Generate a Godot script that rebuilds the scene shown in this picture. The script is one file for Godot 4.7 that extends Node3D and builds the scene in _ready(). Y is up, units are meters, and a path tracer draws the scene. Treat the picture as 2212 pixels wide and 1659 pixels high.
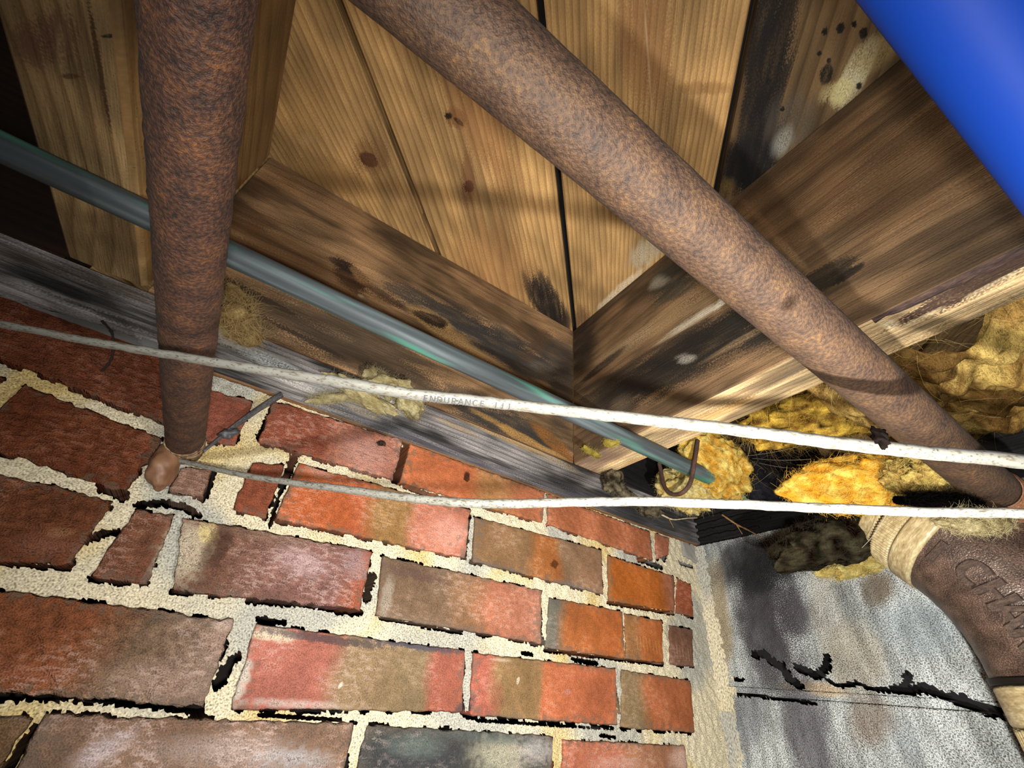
extends Node3D
# A crawl space corner: brick wall at z = 0, joists running along z, floorboards laid diagonally at y = 0.579. Metres.

const WALL_X0 := -0.42
const WALL_W := 1.12
const WALL_Y0 := -0.21
const WALL_H := 0.4385
const ATLAS_X := [-0.42, 0.04]
const ATLAS_W := 0.66
const SILL_Y := 0.2275
const JOIST_Y := 0.2905
const CEIL_Y := 0.579
const BLOCK_X := 0.67
const BLOCK_Y0 := -0.2
const BLOCK_W := 0.46
const BLOCK_H := 0.43

var rng := RandomNumberGenerator.new()
var bump_noise := FastNoiseLite.new()
var counts := {}

func _ready() -> void:
	rng.seed = 7
	# camera
	var cam := Camera3D.new()
	cam.name = "camera"
	cam.fov = 86.1468
	cam.near = 0.01
	cam.far = 20.0
	cam.transform = Transform3D(Basis(Vector3(0.82724816, 0.08475989, 0.55540638), Vector3(-0.38863518, 0.80022525, 0.45672994), Vector3(-0.40573783, -0.59367946, 0.69492554)), Vector3(0, 0, 0.45))
	add_child(cam)
	cam.current = true
	# environment
	var env := Environment.new()
	env.background_mode = Environment.BG_COLOR
	env.background_color = Color(0.56, 0.55, 0.53)  # even grey fill added to lift the unlit parts
	env.background_energy_multiplier = 1.0
	env.tonemap_mode = Environment.TONE_MAPPER_LINEAR
	env.tonemap_exposure = 1.0
	env.sdfgi_enabled = true
	env.ssao_enabled = true
	env.ssil_enabled = true
	var we := WorldEnvironment.new()
	we.name = "environment"
	we.environment = env
	add_child(we)
	# hand-held torch below and to the right of the camera
	torch("torch_light", Vector3(0.18, -0.045, 0.425), Vector3(0.56, 0.20, 0.06), 0.36, 0.008)
	# the flash of the phone itself
	var fl := SpotLight3D.new()
	fl.name = "flash_light"
	fl.light_color = Color(1.0, 0.98, 0.95)
	fl.light_energy = 0.33
	fl.spot_range = 6.0
	fl.spot_attenuation = 2.0
	fl.spot_angle = 82.0
	fl.spot_angle_attenuation = 1.0
	fl.light_size = 0.01
	fl.shadow_enabled = true
	add_child(fl)
	fl.look_at_from_position(Vector3(0.012, -0.03, 0.465), Vector3(0.42, 0.22, 0.02), Vector3.UP)

	bump_noise.seed = 3
	bump_noise.noise_type = FastNoiseLite.TYPE_SIMPLEX
	bump_noise.fractal_type = FastNoiseLite.FRACTAL_FBM
	bump_noise.fractal_octaves = 3
	bump_noise.frequency = 1.0
	soft_noise.seed = 5
	soft_noise.noise_type = FastNoiseLite.TYPE_SIMPLEX_SMOOTH
	soft_noise.fractal_type = FastNoiseLite.FRACTAL_NONE
	soft_noise.frequency = 1.0

	build_setting()
	build_timber()
	build_pipes()
	build_insulation()
	build_small_things()


func torch(called: String, at: Vector3, to: Vector3, energy: float, size: float) -> void:
	var l := AreaLight3D.new()
	l.name = called
	l.light_color = Color(1.0, 0.98, 0.94)
	l.light_energy = energy
	l.area_size = Vector2(size, size)
	l.area_normalize_energy = true
	l.area_range = 6.0
	l.area_attenuation = 2.0
	l.shadow_enabled = true
	add_child(l)
	l.look_at_from_position(at, to, Vector3.UP)


# ------------------------------------------------------------------ data
var BRICKS := [
	{"q":[-0.2676,0.228,-0.1222,0.2419,-0.081,0.1631,-0.237,0.1803],"c":[0.45,0.235,0.165],"b":[],"r":1,"w":0.12,"p":3},
	{"q":[-0.089,0.21,-0.0417,0.2148,-0.0378,0.1647,-0.064,0.1619],"c":[0.6,0.32,0.26],"b":[],"r":0.5,"w":0.15,"p":1},
	{"q":[-0.0258,0.222,0.1199,0.2299,0.1205,0.1792,-0.0212,0.1745],"c":[0.58,0.3,0.23],"b":[[0.4,0.58,0.3,0.23],[0.5,0.72,0.44,0.37]],"r":0.7,"w":0.35,"p":2},
	{"q":[0.1281,0.2285,0.3345,0.2274,0.3326,0.1829,0.1276,0.1781],"c":[0.78,0.42,0.28],"b":[[0.4,0.78,0.41,0.27],[0.52,0.7,0.46,0.3],[0.68,0.7,0.45,0.3],[0.78,0.74,0.42,0.3]],"r":0.2,"w":0.1,"p":2},
	{"q":[0.3395,0.2268,0.5509,0.2241,0.5508,0.1791,0.3429,0.1836],"c":[0.72,0.4,0.28],"b":[],"r":0.3,"w":0.12,"p":1},
	{"q":[0.5631,0.2248,0.5982,0.2248,0.5899,0.1963,0.5598,0.1823],"c":[0.7,0.4,0.31],"b":[],"r":0.2,"w":0.3,"p":1},
	{"q":[-0.2448,0.1663,-0.2048,0.165,-0.1992,0.1403,-0.23,0.1365],"c":[0.42,0.22,0.17],"b":[],"r":0.8,"w":0.05,"p":1},
	{"q":[-0.1909,0.163,-0.09,0.1515,-0.0916,0.1014,-0.1943,0.1116],"c":[0.44,0.225,0.15],"b":[],"r":1,"w":0.08,"p":2},
	{"q":[-0.065,0.1325,-0.0438,0.1372,-0.0401,0.1127,-0.0651,0.1093],"c":[0.52,0.36,0.31],"b":[],"r":0.5,"w":0.25,"p":3},
	{"q":[-0.0171,0.1537,0.0106,0.1612,0.0134,0.1071,-0.0151,0.1082],"c":[0.6,0.31,0.23],"b":[],"r":0.6,"w":0.3,"p":1},
	{"q":[0.0214,0.1658,0.2226,0.1718,0.2252,0.1156,0.0211,0.1082],"c":[0.74,0.36,0.22],"b":[[0.28,0.74,0.36,0.22],[0.36,0.74,0.37,0.25],[0.47,0.62,0.43,0.27],[0.6,0.62,0.43,0.27],[0.68,0.76,0.44,0.36]],"r":0.3,"w":0.3,"p":2},
	{"q":[0.2302,0.1652,0.4415,0.1721,0.4405,0.1132,0.2347,0.1139],"c":[0.57,0.4,0.29],"b":[[0.36,0.57,0.4,0.29],[0.46,0.66,0.38,0.22],[0.6,0.64,0.36,0.2],[0.66,0.55,0.4,0.31],[0.85,0.6,0.42,0.33]],"r":0.15,"w":0.2,"p":1},
	{"q":[0.453,0.1669,0.5975,0.1649,0.5869,0.1132,0.4512,0.1069],"c":[0.74,0.38,0.17],"b":[[0.7,0.74,0.38,0.17],[0.85,0.68,0.4,0.3]],"r":0.15,"w":0.05,"p":1},
	{"q":[0.604,0.164,0.6371,0.1603,0.6309,0.1126,0.591,0.1125],"c":[0.62,0.31,0.21],"b":[],"r":0.3,"w":0.2,"p":0},
	{"q":[-0.1859,0.0948,-0.0942,0.0937,-0.0947,0.0452,-0.1493,0.0379],"c":[0.47,0.26,0.18],"b":[],"r":1,"w":0.2,"p":2},
	{"q":[-0.079,0.0917,-0.0517,0.0932,-0.0445,0.0409,-0.0799,0.0391],"c":[0.49,0.295,0.23],"b":[],"r":0.8,"w":0.3,"p":1},
	{"q":[-0.0457,0.0927,0.1182,0.1007,0.1221,0.0479,-0.0268,0.039],"c":[0.52,0.34,0.29],"b":[[0.25,0.5,0.33,0.28],[0.5,0.54,0.36,0.33],[0.85,0.55,0.36,0.34],[0.95,0.66,0.34,0.26]],"r":0.7,"w":0.5,"p":5},
	{"q":[0.1302,0.0987,0.3369,0.1009,0.3391,0.0445,0.1385,0.0451],"c":[0.5,0.37,0.31],"b":[[0.35,0.5,0.37,0.3],[0.55,0.58,0.39,0.29],[0.66,0.7,0.41,0.32],[0.9,0.7,0.42,0.34]],"r":0.25,"w":0.25,"p":1},
	{"q":[0.3495,0.0951,0.4766,0.0983,0.4742,0.0434,0.3447,0.041],"c":[0.44,0.39,0.36],"b":[[0.12,0.44,0.39,0.36],[0.24,0.7,0.38,0.22],[0.9,0.73,0.38,0.21]],"r":0.1,"w":0.1,"p":0},
	{"q":[0.4799,0.096,0.5572,0.0976,0.5489,0.0459,0.4766,0.0431],"c":[0.6,0.38,0.24],"b":[[0.3,0.6,0.38,0.24],[0.45,0.71,0.38,0.21]],"r":0.1,"w":0.1,"p":0},
	{"q":[0.5715,0.0942,0.6239,0.0949,0.614,0.0476,0.5628,0.0446],"c":[0.52,0.34,0.28],"b":[],"r":0.3,"w":0.2,"p":0},
	{"q":[-0.1399,0.0234,0.0237,0.0253,0.0266,-0.0301,-0.1058,-0.0296],"c":[0.56,0.31,0.21],"b":[[0.45,0.56,0.31,0.21],[0.62,0.54,0.4,0.33],[0.97,0.56,0.43,0.38]],"r":0.9,"w":0.45,"p":6},
	{"q":[0.0402,0.0255,0.2406,0.0277,0.2462,-0.0225,0.0456,-0.0307],"c":[0.72,0.41,0.36],"b":[[0.3,0.72,0.41,0.36],[0.42,0.58,0.44,0.34],[0.76,0.55,0.43,0.33],[0.82,0.66,0.36,0.3]],"r":0.2,"w":0.3,"p":1},
	{"q":[0.2507,0.0268,0.4574,0.0315,0.4546,-0.0244,0.2538,-0.0246],"c":[0.7,0.37,0.31],"b":[[0.1,0.7,0.37,0.31],[0.18,0.6,0.44,0.31],[0.42,0.6,0.43,0.3],[0.46,0.74,0.39,0.27]],"r":0.15,"w":0.15,"p":1},
	{"q":[0.4679,0.031,0.6023,0.0305,0.5956,-0.0259,0.4604,-0.0263],"c":[0.55,0.42,0.31],"b":[[0.25,0.55,0.42,0.31],[0.4,0.7,0.38,0.25]],"r":0.15,"w":0.15,"p":0},
	{"q":[-0.1028,-0.0405,-0.0637,-0.04,-0.0653,-0.0688,-0.0977,-0.0688],"c":[0.5,0.36,0.27],"b":[],"r":0.8,"w":0.2,"p":1},
	{"q":[-0.0583,-0.039,0.1442,-0.0348,0.1451,-0.0742,-0.0582,-0.0729],"c":[0.56,0.41,0.35],"b":[],"r":0.5,"w":0.6,"p":2},
	{"q":[0.1543,-0.0356,0.3594,-0.0365,0.3572,-0.079,0.1552,-0.0743],"c":[0.32,0.29,0.28],"b":[],"r":0.3,"w":0.35,"p":0},
	{"q":[0.3734,-0.0391,0.5719,-0.0389,0.5726,-0.0836,0.3703,-0.0792],"c":[0.72,0.4,0.31],"b":[[0.4,0.72,0.4,0.31],[0.55,0.66,0.42,0.32]],"r":0.2,"w":0.3,"p":1}]
var VOIDS := [
	[0.0031,1,-0.0991,-0.0302,-0.0841,-0.0302,-0.0575,-0.0282,-0.0267,-0.0292,0.0011,-0.0302,0.0263,-0.0315],
	[0.0038,1,0.0349,0.0001,0.0325,-0.0065,0.0309,-0.0158],
	[0.003,1,0.0285,0.0421,0.0499,0.0444,0.0849,0.0465,0.1066,0.0452,0.1221,0.0452],
	[0.0014,1,0.0396,0.0295,0.0611,0.0286],
	[0.0032,1,0.1255,0.0779,0.1257,0.0584],
	[0.0023,1,0.1192,0.0471,0.1071,0.0438],
	[0.0043,1,0.1252,0.228,0.1241,0.1804],
	[0.0022,1,0.1355,0.176,0.1631,0.1752,0.1986,0.1762],
	[0.0032,1,0.0155,0.1695,0.0165,0.1408],
	[0.0013,1,0.0166,0.1351,0.02,0.1019],
	[0.0022,1,-0.0598,-0.0462,-0.0617,-0.0657],
	[0.0044,1,-0.0206,0.2172,-0.0192,0.1799],
	[0.0025,1,-0.0939,0.0633,-0.0882,0.0695,-0.0812,0.0718],
	[0.0035,1,-0.1037,0.101,-0.0905,0.0994],
	[0.0024,1,-0.0782,0.0951,-0.0646,0.1004,-0.0508,0.1018,-0.0365,0.0975],
	[0.0014,1,0.2432,-0.0087,0.2497,-0.0248],
	[0.0013,1,0.3138,0.0329,0.3279,0.033],
	[0.0019,1,0.3882,0.034,0.4269,0.034],
	[0.0036,1,0.5202,0.1749,0.5698,0.1726],
	[0.0037,1,0.5867,0.1971,0.5794,0.1884],
	[0.0021,1,-0.0424,0.1359,-0.039,0.1118],
	[0.0024,0.7,0.618,0.1898,0.6531,0.1888],
	[0.0018,0.6,0.4546,0.0097,0.4603,-0.0122],
	[0.0012,0.8,0.4289,-0.0344,0.4506,-0.0353],
	[0.0018,0.8,0.0239,0.1094,0.0841,0.1104],
	[0.0008,0.6,-0.0587,-0.0384,-0.0217,-0.0385],
	[0.0021,0.7,0.2233,0.164,0.2235,0.1365],
	[0.0023,0.8,0.3402,0.0497,0.3459,0.0448],
	[0.001,0.7,-0.1296,0.0398,-0.1131,0.041,-0.0934,0.0429],
	[0.0009,0.5,0.0673,-0.0332,0.1327,-0.0335],
	[0.0008,0.5,0.143,0.0438,0.2352,0.0424],
	[0.0008,0.5,0.2632,-0.0277,0.4513,-0.0271],
	[0.0016,0.7,0.3462,0.0389,0.5484,0.0438],
	[0.0019,0.6,0.451,0.1046,0.5864,0.1106]]
var ST_RIM := [
	[-0.0609,0.3213,0.0717,-0.0068,0.0016,-0.0327,0.25,0.2,0.15,0.7,1],
	[0.0476,0.3317,0.1147,-0.0092,-0.0035,-0.0437,0.22,0.19,0.16,0.7,1],
	[0.2143,0.4496,0.1617,-0.0001,-0.0092,-0.0378,0.19,0.185,0.185,0.97,0.6],
	[0.3369,0.4821,0.0661,0.0012,-0.0213,-0.0595,0.25,0.23,0.22,0.8,1],
	[0.1271,0.4269,0.0542,-0.0089,-0.0044,-0.0189,0.66,0.52,0.33,0.95,0.7],
	[0.1959,0.4003,0.0658,-0.0066,-0.0068,-0.0245,0.7,0.57,0.38,0.95,0.9],
	[0.2662,0.3856,0.0636,-0.0038,-0.007,-0.0211,0.45,0.38,0.3,0.6,1],
	[0.1141,0.4334,0.0251,0.0028,-0.0008,-0.0105,0.12,0.09,0.07,0.95,0.5],
	[-0.0135,0.4406,0.028,-0.0118,-0.0034,-0.0189,0.13,0.09,0.07,0.95,0.5],
	[-0.0019,0.4475,0.0171,-0.0072,-0.0019,-0.0097,0.52,0.4,0.26,0.9,0.5],
	[0.0382,0.4313,0.0308,-0.0028,-0.0009,-0.0091,0.2,0.14,0.1,0.7,1],
	[-0.0247,0.3869,0.0268,-0.0067,-0.0014,-0.0155,0.16,0.11,0.08,0.7,1],
	[0.3382,0.4458,0.0604,0.02,-0.0036,-0.028,0.52,0.48,0.42,0.55,1.2],
	[0.266,0.3051,0.112,-0.0096,-0.0124,-0.0354,0.17,0.165,0.16,0.97,1],
	[0.3476,0.3126,0.0415,-0.0173,-0.0082,-0.0115,0.55,0.35,0.15,0.8,0.7],
	[0.2914,0.2993,0.0826,-0.0105,-0.003,-0.0073,0.66,0.5,0.28,0.85,0.6],
	[0.3528,0.2906,0.0348,-0.0065,-0.0036,-0.0066,0.6,0.48,0.3,0.8,0.6],
	[0.1637,0.2857,0.0572,-0.0059,-0.0013,-0.0058,0.6,0.47,0.32,0.6,0.8],
	[0.1142,0.2968,0.0419,-0.0042,-0.0011,-0.0064,0.5,0.4,0.3,0.6,0.8],
	[0.3646,0.4135,0.0287,0.0134,0.001,-0.067,0.22,0.19,0.18,0.7,1],
	[-0.1455,0.4498,0.0291,0,0.0032,-0.0247,0.36,0.24,0.14,0.5,1],
	[0.3053,0.4918,0.0298,0.0528,0.0149,-0.0071,0.35,0.26,0.19,0.6,1],
	[-0.069,0.4278,0.1077,-0.0048,0.001,-0.0249,0.4,0.27,0.16,0.5,1],
	[-0.0893,0.3414,0.042,-0.0034,0.0003,-0.0041,0.14,0.1,0.08,0.7,0.6],
	[-0.0371,0.3134,0.0539,-0.0053,0.0001,-0.004,0.15,0.12,0.1,0.6,0.6],
	[0.1773,0.368,0.0349,-0.0026,-0.0017,-0.007,0.65,0.55,0.42,0.6,0.8],
	[0.1233,0.2863,0.066,-0.0084,-0.0019,-0.0098,0.24,0.19,0.15,0.7,1]]
var ST_SILL := [
	[-0.0579,0.2662,0.0534,-0.0035,0.0008,-0.0092,0.66,0.68,0.68,0.8,1],
	[-0.0963,0.271,0.025,-0.0016,0.0012,-0.009,0.6,0.62,0.62,0.8,1],
	[0.015,0.2571,0.0296,-0.0021,0,-0.0084,0.55,0.56,0.56,0.6,1],
	[-0.013,0.2502,0.028,-0.0021,0.0002,-0.0046,0.75,0.74,0.72,0.7,1],
	[-0.1916,0.2438,0.0392,0.0002,0.0012,-0.0038,0.62,0.62,0.62,0.6,1],
	[-0.2282,0.2495,0.0242,0.0003,0.0013,-0.0037,0.6,0.6,0.6,0.5,1],
	[-0.1761,0.2476,0.0476,0.0004,0.0011,-0.0039,0.17,0.16,0.17,0.7,1],
	[-0.2555,0.2738,0.0357,0.0014,0.0029,-0.0077,0.27,0.23,0.18,0.5,1],
	[-0.194,0.2809,0.0412,0.0019,0.0022,-0.0074,0.3,0.26,0.22,0.5,1],
	[0.1047,0.2375,0.0728,-0.0058,-0.001,-0.0086,0.25,0.25,0.28,0.7,1],
	[0.2153,0.2322,0.1054,-0.0081,-0.0028,-0.0106,0.24,0.23,0.26,0.7,1],
	[0.3985,0.2376,0.1357,-0.0089,-0.0076,-0.0153,0.25,0.25,0.27,0.7,1],
	[0.2761,0.2858,0.0983,-0.0039,-0.0018,-0.0055,0.68,0.55,0.36,0.8,1],
	[0.3532,0.2791,0.0494,-0.0021,-0.0027,-0.0065,0.6,0.57,0.52,0.7,1],
	[0.1799,0.2743,0.0389,-0.0019,-0.0009,-0.0043,0.6,0.5,0.36,0.6,1],
	[0.607,0.2439,0.1084,-0.0059,-0.0147,-0.0193,0.22,0.22,0.23,0.7,1],
	[0.0621,0.2458,0.021,-0.0016,-0.0003,-0.0049,0.6,0.55,0.45,0.6,1],
	[0.1601,0.2391,0.0547,-0.0041,-0.0005,-0.0026,0.55,0.54,0.55,0.5,1],
	[0.2601,0.2204,0.0619,-0.0051,-0.0007,-0.002,0.12,0.11,0.12,0.7,1]]
var ST_JF := [
	[0.2197,0.3657,0.1412,-0.0055,0.0084,-0.0371,0.12,0.11,0.1,0.99,0.8],
	[0.3163,0.3567,0.0412,-0.0023,0.0033,-0.0412,0.15,0.14,0.12,0.85,1],
	[0.0965,0.3731,0.0894,-0.002,0.0195,-0.0474,0.17,0.15,0.13,0.8,1],
	[0.1877,0.45,0.13,-0.0062,0.0078,-0.0268,0.64,0.53,0.38,0.85,1.4],
	[0.2438,0.4147,0.0648,-0.0021,0.0017,-0.008,0.8,0.76,0.68,0.95,1.2],
	[0.1238,0.4534,0.0727,-0.0035,0.0042,-0.0112,0.66,0.58,0.46,0.6,1.5],
	[0.2846,0.4152,0.0141,0.0073,0.0024,-0.0065,0.8,0.77,0.7,0.8,0.8],
	[0.0213,0.5313,0.037,-0.0323,-0.0147,-0.0584,0.16,0.13,0.11,0.8,1],
	[0.2276,0.5112,0.0458,0.0009,0.0122,-0.0451,0.17,0.17,0.15,0.85,1],
	[0.0345,0.3698,0.0425,-0.0207,-0.0013,-0.0349,0.3,0.25,0.19,0.5,1],
	[0.3685,0.4269,0.0078,-0.045,-0.0041,-0.0015,0.6,0.48,0.35,0.7,1.2],
	[0.3582,0.5064,0.0094,-0.0562,-0.0047,-0.0013,0.55,0.42,0.3,0.6,1.2],
	[0.3853,0.3614,0.0296,-0.0021,-0.0002,-0.0139,0.11,0.1,0.08,0.85,0.8],
	[0.4041,0.3497,0.0137,0.0022,0.0001,-0.0047,0.1,0.09,0.07,0.8,0.6],
	[0.2005,0.532,0.0197,-0.0045,0.0037,-0.017,0.72,0.7,0.62,0.7,1.2],
	[0.219,0.3622,0.0153,-0.0068,-0.0003,-0.0091,0.66,0.64,0.6,0.8,1],
	[0.104,0.3522,0.0239,0,0.0075,-0.0181,0.5,0.46,0.4,0.5,1.4],
	[0.3894,0.4952,0.1253,0.0057,0.0053,-0.0789,0.36,0.25,0.15,0.4,1],
	[0.4923,0.4212,0.0835,0.0141,-0.0044,-0.061,0.38,0.27,0.17,0.4,1],
	[0.2907,0.3433,0.0578,0.0009,0.0008,-0.0056,0.6,0.5,0.36,0.6,0.8],
	[0.0711,0.4438,0.05,0.0065,0.005,-0.0092,0.12,0.1,0.09,0.7,0.8]]
var ST_JU := [
	[0.0431,0.3981,0.0655,-0.006,-0.0217,0.0346,0.5,0.4,0.36,0.8,1],
	[0.1253,0.4339,0.0688,-0.0071,-0.0081,0.0157,0.45,0.38,0.33,0.5,1],
	[0.2873,0.4076,0.0755,-0.0066,-0.0037,0.0119,0.45,0.37,0.28,0.7,1.3],
	[0.3236,0.413,0.0593,-0.0061,-0.0017,0.0065,0.3,0.26,0.22,0.6,1.4],
	[0.3275,0.3885,0.0249,-0.0015,-0.0016,0.0061,0.85,0.76,0.58,0.7,1],
	[0.4499,0.4115,0.0446,-0.0039,-0.0012,0.0129,0.23,0.17,0.15,0.95,0.6],
	[0.4847,0.4039,0.0314,-0.0024,-0.0006,0.0141,0.24,0.18,0.15,0.95,0.6],
	[0.4237,0.4209,0.0209,-0.0021,-0.0005,0.0042,0.85,0.78,0.62,0.8,0.7],
	[0.4733,0.4181,0.0218,-0.0023,-0.0002,0.0031,0.85,0.78,0.62,0.7,0.7],
	[0.4063,0.4083,0.005,0.0104,-0.0033,0.0068,0.82,0.76,0.62,0.8,0.7],
	[0.4433,0.4545,0.0398,-0.007,-0.0018,0.0189,0.42,0.36,0.25,0.6,1.3],
	[0.4497,0.4535,0.0333,-0.0059,-0.0005,0.0057,0.25,0.22,0.17,0.6,1.3],
	[0.2196,0.4231,0.0453,0.0005,-0.0042,0.0097,0.75,0.55,0.3,0.5,1],
	[0.0691,0.4587,0.0537,-0.0068,-0.0086,0.0151,0.74,0.58,0.36,0.7,1]]
var ST_LJU := [
	[0.2136,-0.2148,-0.0141,0.0019,-0.0191,-0.0179,0.36,0.24,0.2,0.75,1.2],
	[0.2136,-0.2071,0.0021,0.003,-0.0192,-0.0031,0.55,0.46,0.33,0.7,1],
	[0.2161,-0.1872,0.0014,0.0016,-0.044,0.0013,0.22,0.15,0.08,0.8,0.6],
	[0.1936,-0.1972,0.0013,0.0014,-0.0508,0.0017,0.34,0.24,0.14,0.6,0.6],
	[0.2193,-0.17,0.0029,0.0037,-0.0649,-0.0011,0.3,0.21,0.14,0.7,1],
	[0.2422,-0.1786,0.0034,0.0048,-0.0011,-0.0001,0.1,0.07,0.05,0.9,0.5],
	[0.1957,-0.1743,0.0032,0.0044,-0.0015,-0.0001,0.1,0.07,0.05,0.9,0.5],
	[0.0473,-0.1982,0.0169,0.0222,-0.0401,-0.004,0.45,0.36,0.24,0.5,1],
	[0.1992,-0.2048,0.0037,0.0053,-0.002,-0.0003,0.25,0.15,0.1,0.7,1]]
var ST_P1 := [
	[-0.0373,0.1467,0.0011,0.0074,0.0087,-0.0025,0.2,0.09,0.07,0.95,0.5],
	[-0.0459,0.1491,0.0016,0.0107,0.0394,-0.0114,0.42,0.27,0.18,0.6,1],
	[-0.1264,0.1551,0.0089,0.0113,0.0079,-0.0088,0.36,0.22,0.13,0.6,1],
	[-0.1303,0.1476,0.0008,0.0047,0.0036,-0.0012,0.1,0.06,0.04,0.9,0.5],
	[-0.122,0.1587,0.0049,0.0043,0.0013,-0.002,0.12,0.07,0.05,0.9,0.5],
	[-0.1284,0.1913,-0.0049,0.0352,0.1046,0.0158,0.56,0.37,0.23,0.5,1],
	[0.128,0.1417,-0.0063,0.0761,0.1132,-0.0105,0.6,0.42,0.27,0.5,1],
	[0.1987,0.2315,-0.0132,0.0245,0.0658,0.0172,0.1,0.09,0.1,0.95,0.7],
	[0.2548,0.2471,-0.0106,0.0207,0.0478,0.0104,0.12,0.1,0.1,0.85,0.7],
	[0.1916,0.1713,0.0295,0.0236,0.0052,-0.0041,0.8,0.74,0.62,0.7,0.7]]
var ST_P0 := [
	[-0.0958,0.0169,0.006,0.0105,0.0073,-0.0072,0.22,0.11,0.07,0.95,0.5],
	[-0.0982,0.0217,0.0041,0.0265,0.0236,-0.012,0.4,0.27,0.17,0.5,1],
	[-0.0846,-0.0601,0.0285,0.0477,0.0223,-0.0244,0.52,0.4,0.24,0.6,1],
	[-0.1661,-0.0369,0.0061,0.0372,0.0396,-0.0264,0.66,0.52,0.32,0.4,1],
	[-0.1353,-0.0574,0.0023,0.0144,0.0087,-0.0058,0.7,0.58,0.4,0.5,1]]
var ST_P2 := [
	[-0.1642,0.3875,0.0039,0.0292,0.0682,0.0082,0.55,0.38,0.24,0.6,1],
	[0.1061,0.4069,-0.029,0.0303,0.0191,0.0131,0.68,0.64,0.56,0.8,0.8],
	[0.1818,0.3648,-0.0435,0.04,0.0085,0.0054,0.8,0.74,0.64,0.85,0.7],
	[-0.109,0.4553,0.0052,0.031,0.0067,0.0011,0.48,0.34,0.2,0.6,1.3],
	[0.2473,0.2924,0.0019,0.0174,0.0371,-0.0023,0.3,0.2,0.14,0.6,1],
	[0.0844,0.4328,-0.0136,0.0142,0.0097,0.007,0.3,0.28,0.27,0.6,1],
	[-0.1468,0.391,0.0002,0.0015,0.0724,0.0103,0.85,0.78,0.66,0.6,1.6]]
var ST_P3 := [
	[-0.093,0.523,0.0069,0.0235,0.129,0.0148,0.09,0.08,0.08,0.95,0.6],
	[-0.0005,0.5301,-0.0168,0.0299,0.0363,0.0256,0.08,0.08,0.09,0.95,0.6],
	[-0.0579,0.5574,-0.0292,0.0088,0.0207,0.0324,0.34,0.32,0.29,0.7,1.4],
	[-0.0309,0.5602,0.0081,0.0123,0.0185,-0.0053,0.62,0.64,0.62,0.7,1.3],
	[-0.0934,0.6142,0.0076,0.0134,0.0305,-0.005,0.74,0.71,0.58,0.9,0.7],
	[-0.0794,0.6035,-0.0101,0.0104,0.0112,0.012,0.74,0.7,0.5,0.85,0.7],
	[-0.1102,0.627,-0.0132,0.014,0.0117,0.0134,0.62,0.55,0.36,0.6,1],
	[0.0151,0.5076,0.0018,0.0121,0.0135,0.0027,0.5,0.4,0.22,0.7,1.2],
	[-0.1411,0.5682,0.0017,0.0038,0.004,-0.0002,0.06,0.06,0.05,0.95,0.7],
	[-0.1416,0.5824,0.0019,0.0043,0.0045,-0.0001,0.06,0.06,0.05,0.95,0.7],
	[-0.1424,0.5947,0.0013,0.0029,0.0029,0,0.06,0.06,0.05,0.95,0.7],
	[-0.1335,0.6066,0.0019,0.0043,0.0045,0.0001,0.06,0.06,0.05,0.95,0.7],
	[-0.1221,0.57,0.0011,0.0025,0.0027,-0.0001,0.06,0.06,0.05,0.95,0.7],
	[-0.1139,0.5818,0.0009,0.002,0.0022,-0.0001,0.06,0.06,0.05,0.95,0.7],
	[-0.1495,0.6162,0.0014,0.0033,0.0033,0.0001,0.06,0.06,0.05,0.95,0.7],
	[-0.083,0.6228,0.0015,0.0032,0.0036,0.0001,0.06,0.06,0.05,0.95,0.7],
	[-0.0719,0.5484,0.0013,0.0027,0.0032,-0.0003,0.06,0.06,0.05,0.95,0.7],
	[-0.1041,0.5249,0.0012,0.0026,0.0029,-0.0004,0.06,0.06,0.05,0.95,0.7],
	[-0.1006,0.5842,0.0033,0.0072,0.008,-0.0002,0.06,0.06,0.05,0.95,0.7]]
var ST_BL := [
	[0.0986,0.1172,0.0531,0.0063,-0.004,-0.0836,0.22,0.21,0.23,0.97,0.8],
	[0.1042,0.185,0.0663,0.0115,0.0048,-0.045,0.1,0.1,0.11,0.97,1],
	[0.1083,-0.0066,0.0341,0.0078,-0.0062,-0.0561,0.3,0.29,0.32,0.7,1],
	[0.0334,-0.0089,0.0266,0.0024,-0.0147,-0.0543,0.4,0.41,0.44,0.5,1],
	[0.0159,0.1064,0.0205,0.0008,-0.0095,-0.0911,0.62,0.55,0.43,0.8,1],
	[-0.02,-0.0137,0.0167,0.0027,-0.0051,-0.0612,0.7,0.68,0.62,0.6,1],
	[0.187,0.0652,0.0303,0.014,0.0078,-0.0318,0.58,0.53,0.44,0.5,1],
	[0.2375,0.1362,0.0121,-0.0115,-0.0157,-0.0162,0.33,0.28,0.23,0.8,1],
	[0.1785,0.0041,0.0276,0.0025,-0.0093,-0.025,0.42,0.36,0.31,0.6,1],
	[0.1397,0.0316,0.0248,-0.0027,-0.004,-0.0074,0.7,0.61,0.48,0.7,0.8],
	[0.2076,-0.0086,0.0249,0.0028,-0.0123,-0.031,0.55,0.58,0.6,0.4,1],
	[0.2577,0.0961,0.0237,-0.0211,-0.0254,-0.0265,0.46,0.51,0.55,0.5,1],
	[0.1682,0.0999,0.0201,0.0036,-0.0058,-0.0736,0.63,0.61,0.56,0.5,1],
	[0.1077,0.0348,0.0232,0.001,-0.0022,-0.0069,0.36,0.33,0.3,0.6,1]]
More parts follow.
